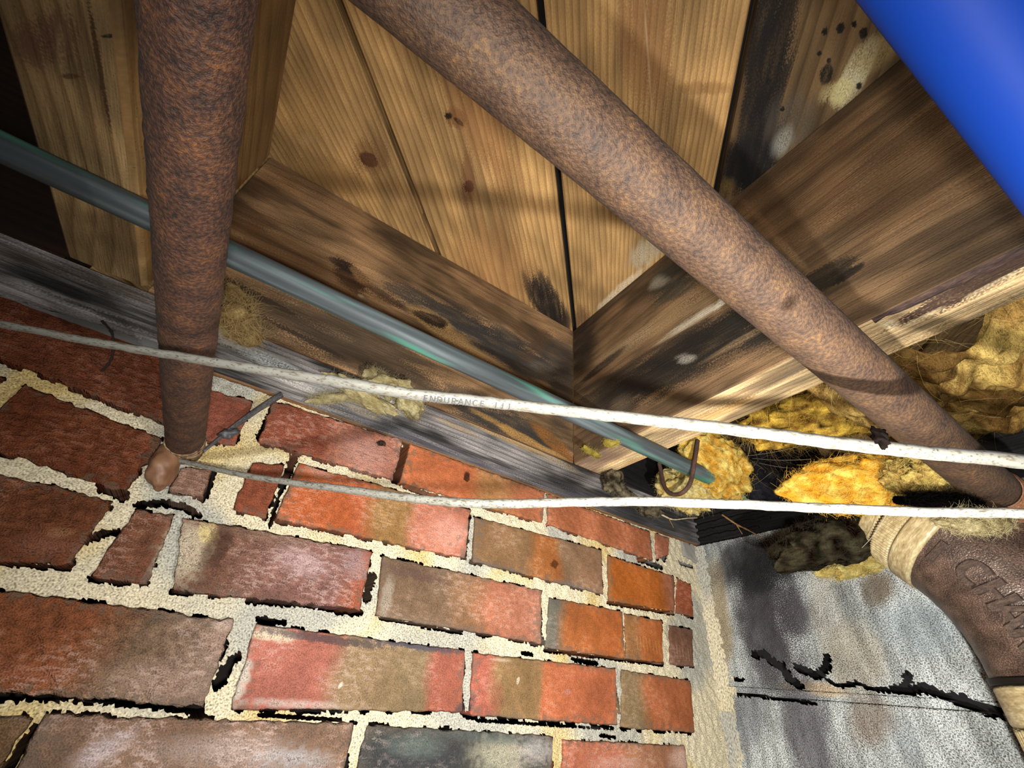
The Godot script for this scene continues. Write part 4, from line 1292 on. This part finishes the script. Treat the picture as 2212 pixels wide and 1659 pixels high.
func build_pipes() -> void:
	var rust := rusty(400, [Color(0.14, 0.092, 0.065), Color(0.215, 0.148, 0.10), Color(0.265, 0.185, 0.125), Color(0.31, 0.225, 0.145), Color(0.39, 0.28, 0.155)])
	var flaky := [Color(0.11, 0.07, 0.055), Color(0.20, 0.125, 0.095), Color(0.27, 0.17, 0.12), Color(0.34, 0.22, 0.14), Color(0.45, 0.28, 0.13)]
	var rough_r := func(r0: float, sd: float, amp: float) -> Callable:
		return func(i, a): return r0 + amp * bump_noise.get_noise_3d(i * 0.22, 2.2 * cos(a) + sd, 2.2 * sin(a)) + amp * 0.5 * bump_noise.get_noise_3d(i * 0.8, 6 * cos(a) + sd, 6 * sin(a))
	# 1: runs along the wall, across the joists
	var p := thing("rusty_pipe", "thick brown rusty steel pipe crossing diagonally under the joists", "pipe", PIPE_A)
	part("pipe_body", tube(line_pts(PIPE_A, PIPE_B, 300), 40, rough_r.call(0.0175, 1.0, 0.0002), 0.22), rust, p)
	part("pipe_coupling", tube(line_pts(PIPE_B, PIPE_C, 40), 40, func(i, a): return 0.0178 + 0.0022 * smoothstep(0.0, 5.0, float(mini(i, 39 - i))) + 0.0006 * bump_noise.get_noise_3d(i * 0.3, 3 * cos(a), 3 * sin(a)), 0.1), rusty(420, [Color(0.25, 0.16, 0.12), Color(0.42, 0.28, 0.20), Color(0.52, 0.36, 0.25), Color(0.62, 0.40, 0.20)]), p)
	# 2: runs straight into the brick wall
	p = thing("rusty_pipe", "flaking dark rusty pipe that runs straight into the brick wall", "pipe", Vector3(-0.071, 0.1485, 0.4))
	part("pipe_body", tube(line_pts(Vector3(-0.0648, 0.1485, 1.0), Vector3(-0.071, 0.1485, -0.02), 420), 44, rough_r.call(0.0137, 5.0, 0.0005), 0.16), rusty(430, flaky), p)
	part("scale_crust", tube(line_pts(Vector3(-0.071, 0.1485, 0.024), Vector3(-0.071, 0.1485, 0.001), 24), 36, func(i, a): return 0.0142 + 0.0012 * bump_noise.get_noise_3d(i * 0.3, 3 * cos(a), 3 * sin(a)), 0.1), mottled(128, 128, [Color(0.30, 0.22, 0.17), Color(0.55, 0.45, 0.33), Color(0.66, 0.58, 0.46)], 440, 0.05, 0.1, 0.3, 0.2), p)
	# copper
	var cw := 128
	var ch := 1024
	var a1 := nz(cw, ch, 2, 8, 0.05, 450, 3)
	var a2 := nz(cw, ch, 2, 16, 0.1, 451, 3)
	var cd := PackedByteArray()
	cd.resize(cw * ch * 3)
	for y in ch:
		var f := float(y) / ch
		for x in cw:
			var i := y * cw + x
			var g := clampf((a1[i] - 150) * 0.012 + smoothstep(0.76, 0.84, f) * 1.1, 0.0, 1.0)
			var c := Color(0.32, 0.355, 0.37).lerp(Color(0.40, 0.445, 0.46), clampf((a2[i] - 118) * 0.008, 0, 1)).lerp(Color(0.34, 0.58, 0.51), g)
			c = c.lerp(Color(0.26, 0.40, 0.46), (1.0 - smoothstep(0.18, 0.27, f)) * 0.8)
			var m := 0.90 + (a2[i] - 128) * 0.0012
			cd[i * 3] = int(clampf(c.r * m * 255, 0, 255))
			cd[i * 3 + 1] = int(clampf(c.g * m * 255, 0, 255))
			cd[i * 3 + 2] = int(clampf(c.b * m * 255, 0, 255))
	var cm := StandardMaterial3D.new()
	cm.albedo_texture = rgb_tex(cw, ch, cd)
	cm.roughness = 0.5
	cm.metallic = 0.0
	cm.metallic_specular = 0.3
	p = thing("copper_pipe", "tarnished grey green copper pipe running along the rim board under the joists", "pipe", Vector3(0.2, 0.278, 0.121))
	part("pipe_body", tube(line_pts(Vector3(-0.55, 0.278, 0.121), Vector3(0.69, 0.277, 0.125), 80), 32, func(_i, _a): return 0.0111, 1.24), cm, p)
	# blue pipe close by
	var blue := plain(Color(0.025, 0.18, 0.50), 0.55)
	blue.metallic_specular = 0.3
	var d := Vector3(0.0899, -0.0254, 0.0021)
	p = thing("blue_pipe", "glossy bright blue plastic pipe crossing close in front of the dark moulded joist", "pipe", Vector3(0.1333, 0.2251, 0.5042))
	part("pipe_body", tube(line_pts(Vector3(0.1333, 0.2251, 0.5042) - d * 2.5, Vector3(0.2232, 0.1997, 0.5063) + d * 4.8, 40), 64, func(_i, _a): return 0.022, 0.2), blue, p)
	build_cables()
	build_drain()


func cable_mat(sd: int, white := 0.42) -> StandardMaterial3D:
	var w := 64
	var h := 1024
	var a := nz(w, h, 1, 3, 0.09, sd, 3)
	var b := nz(w, h, 1, 2, 0.22, sd + 1, 2)
	var data := PackedByteArray()
	data.resize(w * h * 3)
	for i in w * h:
		var c := Color(white, white, white * 0.95)
		if b[i] > 172 or a[i] > 190: c = c.lerp(Color(0.22, 0.19, 0.15), clampf((maxi(b[i], a[i] - 14) - 168) * 0.016, 0, 0.85))
		c = c.lerp(Color(0.34, 0.315, 0.255), clampf((a[i] - 130) * 0.004, 0, 0.4))
		data[i * 3] = int(c.r * 255)
		data[i * 3 + 1] = int(c.g * 255)
		data[i * 3 + 2] = int(c.b * 255)
	var m := StandardMaterial3D.new()
	m.albedo_texture = rgb_tex(w, h, data)
	m.roughness = 0.55
	return m

func cable(called: String, label: String, rows: Array, sd: int) -> Node3D:
	var first: Array = rows[0]
	var last: Array = rows[rows.size() - 1]
	var prev: Array = rows[rows.size() - 2]
	var all := rows.duplicate()
	for f in [1.0, 2.0, 4.0, 7.0]:
		var ext := []
		for k in 4: ext.append(last[k] + (last[k] - prev[k]) * f if k < 3 else last[k])
		ext[1] -= 0.006 * f
		all.append(ext)
	if called == "electrical_cable" and sd == 460:
		var e0 := []
		for k in 4: e0.append(first[k] + (first[k] - rows[1][k]) * 5.0 if k < 3 else first[k])
		all.insert(0, e0)
	var s := smooth(all, 14)
	var pts := PackedVector3Array()
	var rad := PackedFloat32Array()
	for i in s.size():
		pts.append(Vector3(s[i][0], s[i][1], s[i][2]) + Vector3(0, 0.00035 * bump_noise.get_noise_2d(i * 0.23, sd), 0))
		rad.append(s[i][3])
	var o := thing(called, label, "cable", pts[0])
	part("sheath", tube(pts, 20, func(i, _a): return rad[i] * (1.0 + 0.05 * bump_noise.get_noise_2d(i * 0.35, sd + 3.0)), 0.35, true, 1.25), cable_mat(sd, 0.42 if sd == 460 else 0.52), o)
	return o

func build_cables() -> void:
	var o := cable("electrical_cable", "upper of the two white electrical cables, in front of the pipe ends", CABLE_UP, 460)
	# printing on the sheath
	var ink := plain(Color(0.16, 0.17, 0.18), 0.7)
	var words := "ENDURANCE III"
	var rows := smooth(CABLE_UP, 40)
	var cam := Vector3(0, 0, 0.45)
	for k in words.length():
		if words[k] == " ": continue
		var i := 206 + int(k * 4.0)
		var a := Vector3(rows[i][0], rows[i][1], rows[i][2])
		var t := (Vector3(rows[i + 2][0], rows[i + 2][1], rows[i + 2][2]) - a).normalized()
		var n := (cam - a).normalized()
		n = (n - t * n.dot(t)).normalized()
		var tm := TextMesh.new()
		tm.text = words[k]
		tm.font_size = 32
		tm.pixel_size = 0.000135
		tm.depth = 0.0001
		tm.curve_step = 2.0
		var l := part("printed_letter", tm, ink, o)
		l.transform = Transform3D(Basis(t, n.cross(t).normalized(), n), a + n * rows[i][3] * 1.27 - n.cross(t).normalized() * 0.0011 - o.position)
	cable("electrical_cable", "lower of the two white electrical cables, starting at the rusty pipe end on the bricks", CABLE_LOW, 470)


func build_drain() -> void:
	var S := Vector3(0.5868, 0.1486, 0.3392)
	var tr := 0.0556
	var rr := 0.1758
	var al := 0.6264
	var C0 := S - rr * Vector3(0, sin(al), cos(al))
	var iron := mottled(512, 512, [Color(0.13, 0.10, 0.09), Color(0.25, 0.20, 0.175), Color(0.34, 0.275, 0.24), Color(0.45, 0.37, 0.32)], 480, 0.03, 0.2, 0.5, 0.05, 0.4)
	iron.metallic = 0.25
	var o := thing("drain_pipe", "brown cast iron drain bend with raised letters, in front of the block wall", "pipe", Vector3(S.x, -0.1, C0.z + rr))
	var v := PackedVector3Array()
	var uv := PackedVector2Array()
	for i in 50:
		var be := lerpf(al, -0.04, i / 49.0)
		var e := Vector3(0, sin(be), cos(be))
		for k in 65:
			var ph := TAU * k / 64
			var n := e * cos(ph) + Vector3(-1, 0, 0) * sin(ph)
			var r := tr + 0.0005 * bump_noise.get_noise_3d(n.x * 4, n.y * 4, be * 9)
			v.append(C0 + rr * e + n * r)
			uv.append(Vector2(k / 64.0 * 2.0, be * 1.1))
	part("bend", outward(grid(65, 50, v, uv, Vector3.ZERO, PackedColorArray(), true), C0 + rr * Vector3(0, sin(0.3), cos(0.3))), iron, o)
	# raised letters round the outside of the bend
	var spots := [["C", 0.414, 1.695], ["H", 0.300, 1.695], ["A", 0.205, 1.695], ["R", 0.110, 1.70], ["L", 0.03, 1.70]]
	for s in spots:
		var e := Vector3(0, sin(s[1]), cos(s[1]))
		var n := e * cos(s[2]) + Vector3(-1, 0, 0) * sin(s[2])
		var t := Vector3(0, -cos(s[1]), sin(s[1]))
		var tm := TextMesh.new()
		tm.text = s[0]
		tm.font_size = 32
		tm.pixel_size = 0.00095
		tm.depth = 0.007
		var f := SystemFont.new()
		f.font_names = PackedStringArray(["Droid Sans"])
		f.font_weight = 700
		tm.font = f
		var l := part("raised_letter", tm, iron, o)
		l.transform = Transform3D(Basis(t, n.cross(t).normalized(), n), C0 + rr * e + n * (tr + 0.0008) - o.position)
	# short raised bar near the upper end
	var eb := Vector3(0, sin(0.563), cos(0.563))
	var bar := BoxMesh.new()
	bar.size = Vector3(0.005, 0.022, 0.004)
	var nb := eb * cos(1.786) + Vector3(-1, 0, 0) * sin(1.786)
	var tb := Vector3(0, -cos(0.563), sin(0.563))
	var bo := part("raised_bar", bar, iron, o)
	bo.transform = Transform3D(Basis(tb, nb.cross(tb).normalized(), nb), C0 + rr * eb + nb * (tr + 0.0005) - o.position)
	# upper sleeve: a smooth band, then a ribbed one, running up into the insulation
	var sleeve := mottled(256, 256, [Color(0.48, 0.41, 0.29), Color(0.60, 0.54, 0.40), Color(0.70, 0.66, 0.53)], 490, 0.03, 0.1, 0.15, 0.04, 0.45)
	var up := Vector3(0, cos(al), -sin(al))
	part("smooth_sleeve", tube(line_pts(S - up * 0.001, S + up * 0.020, 12), 64, func(i, _a): return tr + (0.0016 if i > 0 and i < 11 else 0.0), 0.1), sleeve, o)
	part("ribbed_sleeve", tube(line_pts(S + up * 0.020, S + up * 0.038, 10), 416, func(_i, a): return tr - 0.0008 + 0.0016 * (1.0 if sin(a * 104.0 + 0.1) > 0 else 0.0), 0.1), sleeve, o)
	part("upper_pipe", tube(line_pts(S + up * 0.038, S + up * 0.055, 8), 48, func(_i, _a): return tr - 0.003, 0.1), sleeve, o)
	# lower sleeve under the bend
	var B := C0 + rr * Vector3(0, sin(-0.04), cos(-0.04))
	part("clamp_ring", tube(line_pts(B + Vector3(0, 0.002, 0), B - Vector3(0, 0.003, 0), 6), 64, func(_i, _a): return tr + 0.0022, 0.1), plain(Color(0.10, 0.09, 0.085), 0.5, 0.6), o)
	part("smooth_sleeve", tube(line_pts(B - Vector3(0, 0.003, 0), B - Vector3(0, 0.030, 0), 12), 64, func(i, _a): return tr + (0.0012 if i > 0 and i < 11 else 0.0), 0.1), sleeve, o)
	part("ribbed_sleeve", tube(line_pts(B - Vector3(0, 0.030, 0), B - Vector3(0, 0.075, 0), 10), 288, func(_i, a): return tr - 0.0008 + 0.0016 * (1.0 if sin(a * 72.0 + 0.1) > 0 else 0.0), 0.1), sleeve, o)
	part("lower_pipe", tube(line_pts(B - Vector3(0, 0.075, 0), Vector3(B.x, -0.5, B.z), 20), 48, func(_i, _a): return tr - 0.002, 0.2), iron, o)


# ------------------------------------------------------------------ insulation
var wool: StandardMaterial3D
var thread: StandardMaterial3D

func wool_lump(called: String, label: String, group: String, c: Vector3, r: Vector3, b: Basis, amp: float, freq: float, sd: float, pale: Color, deep: Color, mould: float, n_fib: int, flen: float, power := 2.0, thread_col := Color(0.72, 0.64, 0.38)) -> Node3D:
	var o := thing(called, label, "insulation", c, group)
	var shade := func(p: Vector3, n: float) -> Color:
		var k := bump_noise.get_noise_3dv(p * 60.0 + Vector3(sd, 0, 0))
		var col := pale.lerp(deep, clampf(0.5 + k * 1.3 - n * 0.4, 0, 1))
		var q := 1.2 * bump_noise.get_noise_3dv(p * 34.0 + Vector3(0, sd, 4)) + 0.6 * bump_noise.get_noise_3dv(p * 130.0)
		var dk := clampf((q - 0.50 + mould) * 2.0, 0, 0.93)
		return col.lerp(Color(0.11, 0.085, 0.055), dk).srgb_to_linear()
	part("wool_body", lump_mesh(c, r, b, amp, freq, sd, shade, 90, 56, power), wool, o)
	if n_fib:
		var tm := thread.duplicate()
		tm.albedo_color = thread_col
		part("loose_fibres", fibres(c, r, b, n_fib * 3, flen * 1.1, 0.00012), tm, o, "stuff")
	return o

func build_insulation() -> void:
	var w := 512
	var a := nz(w, w, 1, 10, 0.09, 500, 3)
	var b := nz(w, w, 9, 1, 0.11, 501, 3)
	var c := nz(w, w, 4, 4, 0.06, 502, 3)
	var data := PackedByteArray()
	data.resize(w * w * 3)
	var hg := PackedByteArray()
	hg.resize(w * w)
	var lum := PackedFloat32Array()
	lum.resize(w * w)
	for i in w * w: lum[i] = 0.80 + (c[i] - 128) * 0.0012 + (a[i] + b[i] - 256) * 0.0003
	var fr := RandomNumberGenerator.new()
	fr.seed = 77
	for k in 9000:
		var px := fr.randf() * w
		var py := fr.randf() * w
		var dir := fr.randf() * TAU
		var curl := fr.randf_range(-0.05, 0.05)
		var tone := fr.randf_range(0.04, 0.20) * (1.0 if fr.randf() < 0.62 else -1.0)
		for n in fr.randi_range(18, 70):
			var i := posmod(int(py), w) * w + posmod(int(px), w)
			lum[i] = clampf(lum[i] + tone, 0.45, 1.12)
			px += cos(dir)
			py += sin(dir)
			dir += curl
	for i in w * w:
		var f := lum[i]
		data[i * 3] = int(clampf(f * 255, 0, 255))
		data[i * 3 + 1] = int(clampf(f * 253, 0, 255))
		data[i * 3 + 2] = int(clampf(f * 246, 0, 255))
		hg[i] = int(clampf(f * 200, 0, 255))
	wool = StandardMaterial3D.new()
	wool.albedo_texture = rgb_tex(w, w, data)
	wool.heightmap_enabled = true
	wool.heightmap_texture = grey_tex(w, w, hg)
	wool.heightmap_scale = 0.05
	wool.vertex_color_use_as_albedo = true
	wool.roughness = 1.0
	wool.metallic_specular = 0.1
	thread = plain(Color(0.72, 0.64, 0.38), 0.9)
	thread.metallic_specular = 0.1
	var yel := Color(0.86, 0.72, 0.36)
	var org := Color(0.74, 0.50, 0.14)
	var dirty := Color(0.62, 0.50, 0.28)
	var brown := Color(0.38, 0.28, 0.15)
	var g := "glass wool in the bay beyond the right joist"
	build_batt(Color(0.60, 0.48, 0.27), Color(0.33, 0.24, 0.13), g)
	var dk := Color(0.10, 0.09, 0.075)
	var spec := [
		["insulation_batt", "bright yellow glass wool lump behind the green copper pipe end and the hook", g, 0, 0.17, 9.0, 5.0, Color(0.90, 0.80, 0.46), Color(0.80, 0.58, 0.20), -0.15, 700, 0.014],
		["insulation_batt", "pale cream glass wool lump below the copper pipe and the hook", g, 1, 0.17, 9.0, 6.0, Color(0.84, 0.79, 0.58), Color(0.80, 0.70, 0.40), -0.2, 500, 0.012],
		["insulation_batt", "curled yellow and brown end of the glass wool above the dark hollow", g, 2, 0.2, 9.0, 11.0, Color(0.84, 0.70, 0.30), Color(0.46, 0.33, 0.15), 0.15, 900, 0.018],
		["insulation_batt", "bright orange yellow glass wool mass right of the dark hollow, above the lower cable", g, 3, 0.16, 8.0, 8.0, Color(0.88, 0.74, 0.36), Color(0.82, 0.56, 0.16), -0.1, 900, 0.009],
		["insulation_batt", "pale ragged knob of glass wool right of the bright orange yellow mass", g, 4, 0.2, 9.0, 9.0, Color(0.80, 0.72, 0.42), Color(0.62, 0.50, 0.28), -0.2, 300, 0.012],
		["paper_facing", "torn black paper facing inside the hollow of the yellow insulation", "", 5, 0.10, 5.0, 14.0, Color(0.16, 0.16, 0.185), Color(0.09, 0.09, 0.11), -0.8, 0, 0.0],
		["insulation_scrap", "dark brown mouldy crest of wool along the right edge of the dark hollow", "", 6, 0.3, 9.0, 16.0, Color(0.30, 0.23, 0.12), dk, 0.1, 300, 0.012],
		["insulation_scrap", "black torn fringe of wool above the lower cable at the pipe end", "", 7, 0.3, 10.0, 26.0, Color(0.05, 0.045, 0.04), Color(0.03, 0.03, 0.03), -0.5, 500, 0.012],
		["insulation_roll", "black mouldy roll of glass wool resting on top of the block wall", "", 8, 0.24, 8.0, 17.0, Color(0.24, 0.22, 0.17), Color(0.05, 0.045, 0.04), 0.2, 900, 0.012],
		["insulation_scrap", "thin yellow fringe of glass wool hanging below the black roll on the block wall", "", 9, 0.3, 9.0, 20.0, Color(0.82, 0.76, 0.50), Color(0.70, 0.60, 0.32), -0.3, 500, 0.010],
		["insulation_scrap", "greyish pale wool pad lying on top of the drain bend", "", 10, 0.14, 8.0, 23.0, Color(0.66, 0.62, 0.48), Color(0.52, 0.47, 0.33), -0.2, 300, 0.008],
	]
	for q in spec:
		var l: Array = LUMPS[q[3]]
		var basis := Basis(Vector3(l[6], l[7], l[8]), Vector3(l[9], l[10], l[11]), Vector3(l[12], l[13], l[14]))
		var tc: Color = (q[7] as Color).lerp(q[8], 0.25)
		wool_lump(q[0], q[1], q[2], Vector3(l[0], l[1], l[2]), Vector3(l[3], l[4], l[5]), basis, q[4], q[5] / (3.0 * maxf(l[3], l[4])), q[6], q[7], q[8], q[9], q[10], q[11], 2.0, tc)
	# scraps caught on the sill and the pipes
	scrap("pale yellow scrap of glass wool caught on the sill under the upper cable", [[Vector3(0.055, 0.262, 0.010), Vector3(0.042, 0.011, 0.010), -0.25], [Vector3(0.083, 0.285, 0.012), Vector3(0.030, 0.014, 0.012), 0.1], [Vector3(0.024, 0.243, 0.009), Vector3(0.022, 0.005, 0.006), 0.55], [Vector3(0.113, 0.272, 0.012), Vector3(0.020, 0.013, 0.012), -0.3], [Vector3(0.062, 0.293, 0.010), Vector3(0.014, 0.010, 0.009), 0.0]], Color(0.78, 0.74, 0.58), Color(0.66, 0.60, 0.42), 900, 0.013)
	scrap("dirty wool tuft stuck between the copper pipe and the flaking rusty pipe", [[Vector3(-0.066, 0.195, 0.175), Vector3(0.014, 0.008, 0.010), -0.3], [Vector3(-0.056, 0.192, 0.150), Vector3(0.012, 0.007, 0.010), 0.2], [Vector3(-0.060, 0.176, 0.185), Vector3(0.010, 0.008, 0.009), 0.0]], Color(0.55, 0.47, 0.32), Color(0.38, 0.29, 0.17), 500, 0.016)
	scrap("small yellow wool wisps on the copper pipe at the joist corner", [[Vector3(0.352, 0.268, 0.118), Vector3(0.010, 0.004, 0.010), -0.3], [Vector3(0.380, 0.288, 0.050), Vector3(0.016, 0.003, 0.006), -0.2]], Color(0.76, 0.70, 0.36), Color(0.60, 0.52, 0.22), 220, 0.008)
	scrap("grey dusty wool clump between the right joist end and the hook", [[Vector3(0.452, 0.275, 0.020), Vector3(0.016, 0.018, 0.014), 0.0], [Vector3(0.485, 0.262, 0.012), Vector3(0.022, 0.012, 0.012), -0.2], [Vector3(0.53, 0.253, 0.016), Vector3(0.026, 0.010, 0.014), -0.15]], Color(0.52, 0.48, 0.40), Color(0.20, 0.18, 0.15), 500, 0.010)

func build_batt(pale: Color, brown: Color, group: String) -> void:
	var o := thing("insulation_batt", "large dirty yellow brown glass wool batt beside the joist, behind the diagonal pipe", "insulation", Vector3(0.56, JOIST_Y, 0.5), group)
	var nx := 70
	var ny := 230
	var v := PackedVector3Array()
	var uv := PackedVector2Array()
	var col := PackedColorArray()
	for j in ny:
		for i in nx:
			var s := i / float(nx - 1)
			var t := j / float(ny - 1)
			var x := 0.4565 + 0.21 * s
			var z := 0.285 + 0.85 * t
			var p := Vector3(x, 0, z)
			var h := 0.013 * soft_noise.get_noise_2d(x * 18, z * 18) + 0.005 * soft_noise.get_noise_2d(x * 45 + 4, z * 45) + 0.0012 * soft_noise.get_noise_2d(x * 120, z * 120 + 9)
			var y := 0.281 + h * 1.4 - 0.012 * sin(PI * s)
			var lift := clampf(1.0 - t * 14.0, 0, 1)
			y += 0.09 * lift * lift
			v.append(Vector3(x, y, z))
			uv.append(Vector2(x * 9.0, z * 9.0))
			var k := bump_noise.get_noise_2d(x * 20 + 2, z * 14)
			var q := bump_noise.get_noise_2d(x * 11 + 7, z * 9 + 3) + 0.4 * bump_noise.get_noise_2d(x * 60, z * 60)
			var c := Color(0.74, 0.64, 0.38).lerp(pale, clampf(0.4 + k * 1.6, 0, 1)).lerp(brown, clampf((q * 1.6 + 0.42 + bump_noise.get_noise_2d(x * 30, z * 40) - h * 10.0) * 1.3, 0, 0.9))
			col.append(c.srgb_to_linear())
	part("wool_body", grid(nx, ny, v, uv, Vector3.DOWN, col), wool, o)
	var st := SurfaceTool.new()
	for k in 3:
		var tm := thread.duplicate()
		tm.albedo_color = [Color(0.78, 0.70, 0.48), Color(0.60, 0.50, 0.30), Color(0.42, 0.33, 0.20)][k]
		part("loose_fibres", fibres(Vector3(0.562, 0.282, 0.50), Vector3(0.13, 0.012, 0.32), Basis(), 500, 0.040, 0.00011), tm, o, "stuff")

func scrap(label: String, bits: Array, pale: Color, deep: Color, n: int, flen: float) -> void:
	var o := thing("insulation_scrap", label, "insulation", bits[0][0])
	var total := bits.size()
	for k in total:
		var s: Array = bits[k]
		var b := Basis(Vector3(0, 0, 1), s[2])
		var sd := k * 5.3 + n
		var shade := func(p: Vector3, m: float) -> Color:
			var q := bump_noise.get_noise_3dv(p * 70.0 + Vector3(sd, 0, 0))
			return pale.lerp(deep, clampf(0.45 + q * 1.4 - m * 0.5, 0, 1)).srgb_to_linear()
		part("wool_tuft", lump_mesh(s[0], s[1], b, 0.40, 60.0, sd, shade, 48, 30), wool, o)
		var tm := thread.duplicate()
		tm.albedo_color = pale.darkened(0.08)
		part("loose_fibres", fibres(s[0], s[1], b, n * 3 / total, flen, 0.00009), tm, o, "stuff")


# ------------------------------------------------------------------ small things
func build_small_things() -> void:
	# blob of sealant under the pipe end
	var brown := plain(Color.WHITE, 0.55)
	brown.vertex_color_use_as_albedo = true
	var o := thing("sealant_lump", "smooth brown lump of sealant on the bricks under the rusty pipe end", "sealant", Vector3(-0.078, 0.124, 0.0))
	part("lump_body", lump_mesh(Vector3(-0.0765, 0.1265, 0.009), Vector3(0.0105, 0.0200, 0.0135), Basis(Vector3(0, 0, 1), 0.25), 0.16, 60.0, 31.0, func(_p, n): return Color(0.42, 0.29, 0.21).lerp(Color(0.50, 0.37, 0.27), clampf(0.5 + n, 0, 1)).srgb_to_linear(), 40, 28), brown, o)
	# wire hook round the copper pipe
	var hook := mottled(64, 256, [Color(0.18, 0.11, 0.09), Color(0.30, 0.20, 0.16), Color(0.36, 0.27, 0.24)], 520, 0.05, 0.2, 0.3, 0.1)
	var pts := PackedVector3Array()
	for r in smooth(HOOK, 10): pts.append(Vector3(r[0], r[1], r[2]))
	o = thing("pipe_hook", "rusty bent wire hook hanging round the green end of the copper pipe", "hook", pts[0])
	part("hook_wire", tube(pts, 14, func(i, a): return 0.0030 + 0.0003 * bump_noise.get_noise_3d(i * 0.3, cos(a), sin(a)), 0.1), hook, o)
	# grey strap on the bricks right of the pipe end
	var zinc := mottled(128, 128, [Color(0.15, 0.15, 0.155), Color(0.27, 0.27, 0.28), Color(0.38, 0.38, 0.385)], 530, 0.04, 0.12, 0.3, 0.1, 0.6)
	o = thing("metal_strap", "dull grey metal strap nailed slantwise on the bricks beside the rusty pipe end", "strap", Vector3(-0.036, 0.2, 0.004))
	var sp := PackedVector3Array()
	for i in 24:
		var f := i / 23.0
		sp.append(Vector3(-0.021, 0.231, 0.003).lerp(Vector3(-0.0485, 0.168, 0.012), f) + Vector3(0, 0, 0.004 * sin(f * PI)))
	part("strap_band", tube(sp, 10, func(i, _a): return 0.0034 * (1.0 - 0.35 * i / 23.0), 0.1, true, 0.35), zinc, o)
	part("strap_end", lump_mesh(Vector3(-0.0455, 0.170, 0.012), Vector3(0.008, 0.0045, 0.005), Basis(Vector3(0, 0, 1), 0.7), 0.4, 140.0, 41.0, func(_p, _n): return Color(0.05, 0.05, 0.055), 30, 20), brown, o)
	part("strap_tail", tube(line_pts(Vector3(-0.049, 0.166, 0.012), Vector3(-0.056, 0.1465, 0.014), 10), 8, func(_i, _a): return 0.0016, 0.1), zinc, o)
	# twigs on the sill
	var dry := plain(Color(0.56, 0.42, 0.27), 0.9)
	var palew := plain(Color(0.78, 0.72, 0.60), 0.9)
	for k in TWIGS.size():
		var tp := PackedVector3Array()
		for r in smooth(TWIGS[k], 8): tp.append(Vector3(r[0], r[1], r[2]))
		var nn := tp.size()
		o = thing("twig", ["pale dry twig lying on the grey sill near the wall corner", "orange brown straw sticking out over the rotted sill"][k], "twig", tp[0])
		part("stem", tube(tp, 8, func(i, _a): return 0.0017 * (1.0 - 0.6 * i / float(nn)) + 0.0005 * bump_noise.get_noise_2d(i * 0.5, k * 9.0), 0.1), [palew, dry][k], o)
		part("side_stem", tube(line_pts(tp[nn / 3], tp[nn / 3] + Vector3(0.004, -0.016, 0.004), 8), 6, func(i, _a): return 0.0009 - 0.00006 * i, 0.1), dry, o)
	# black crumb of debris on the upper cable
	var soot := plain(Color(0.06, 0.045, 0.04), 1.0)
	soot.metallic_specular = 0.0
	o = thing("debris_crumb", "black fuzzy crumb sitting on the upper white cable", "debris", Vector3(0.1867, 0.0875, 0.410))
	part("crumb_body", lump_mesh(Vector3(0.1867, 0.0880, 0.410), Vector3(0.0022, 0.0040, 0.0022), Basis(), 0.5, 500.0, 51.0, func(_p, _n): return Color(0.012, 0.009, 0.008), 24, 18), soot, o)
	o = thing("cobweb", "thin pale cobweb threads stretched across the dark hollow in the insulation", "cobweb", Vector3(WEB[0][0], WEB[0][1], WEB[0][2]))
	var silk := plain(Color(0.72, 0.70, 0.66), 0.6)
	for k in range(0, WEB.size(), 2):
		var wa := Vector3(WEB[k][0], WEB[k][1], WEB[k][2])
		var wb := Vector3(WEB[k + 1][0], WEB[k + 1][1], WEB[k + 1][2])
		var wp := line_pts(wa, wb, 12)
		for i in 12: wp[i].y -= 0.002 * sin(PI * i / 11.0)
		part("thread", tube(wp, 5, func(_i, _a): return 0.00022, 0.1), silk, o)
	# rootlet dangling from the sill on the left
	var dark := plain(Color(0.16, 0.11, 0.09), 0.9)
	o = thing("rootlet", "thin dark rootlet dangling from the grey sill over the dark bricks", "root", Vector3(-0.162, 0.226, 0.004))
	var rp := PackedVector3Array()
	for r in smooth(ROOT, 8): rp.append(Vector3(r[0], r[1], r[2]))
	part("strand", tube(rp, 6, func(i, _a): return 0.0011 + 0.0006 * bump_noise.get_noise_2d(i * 0.4, 2.0), 0.1), dark, o)
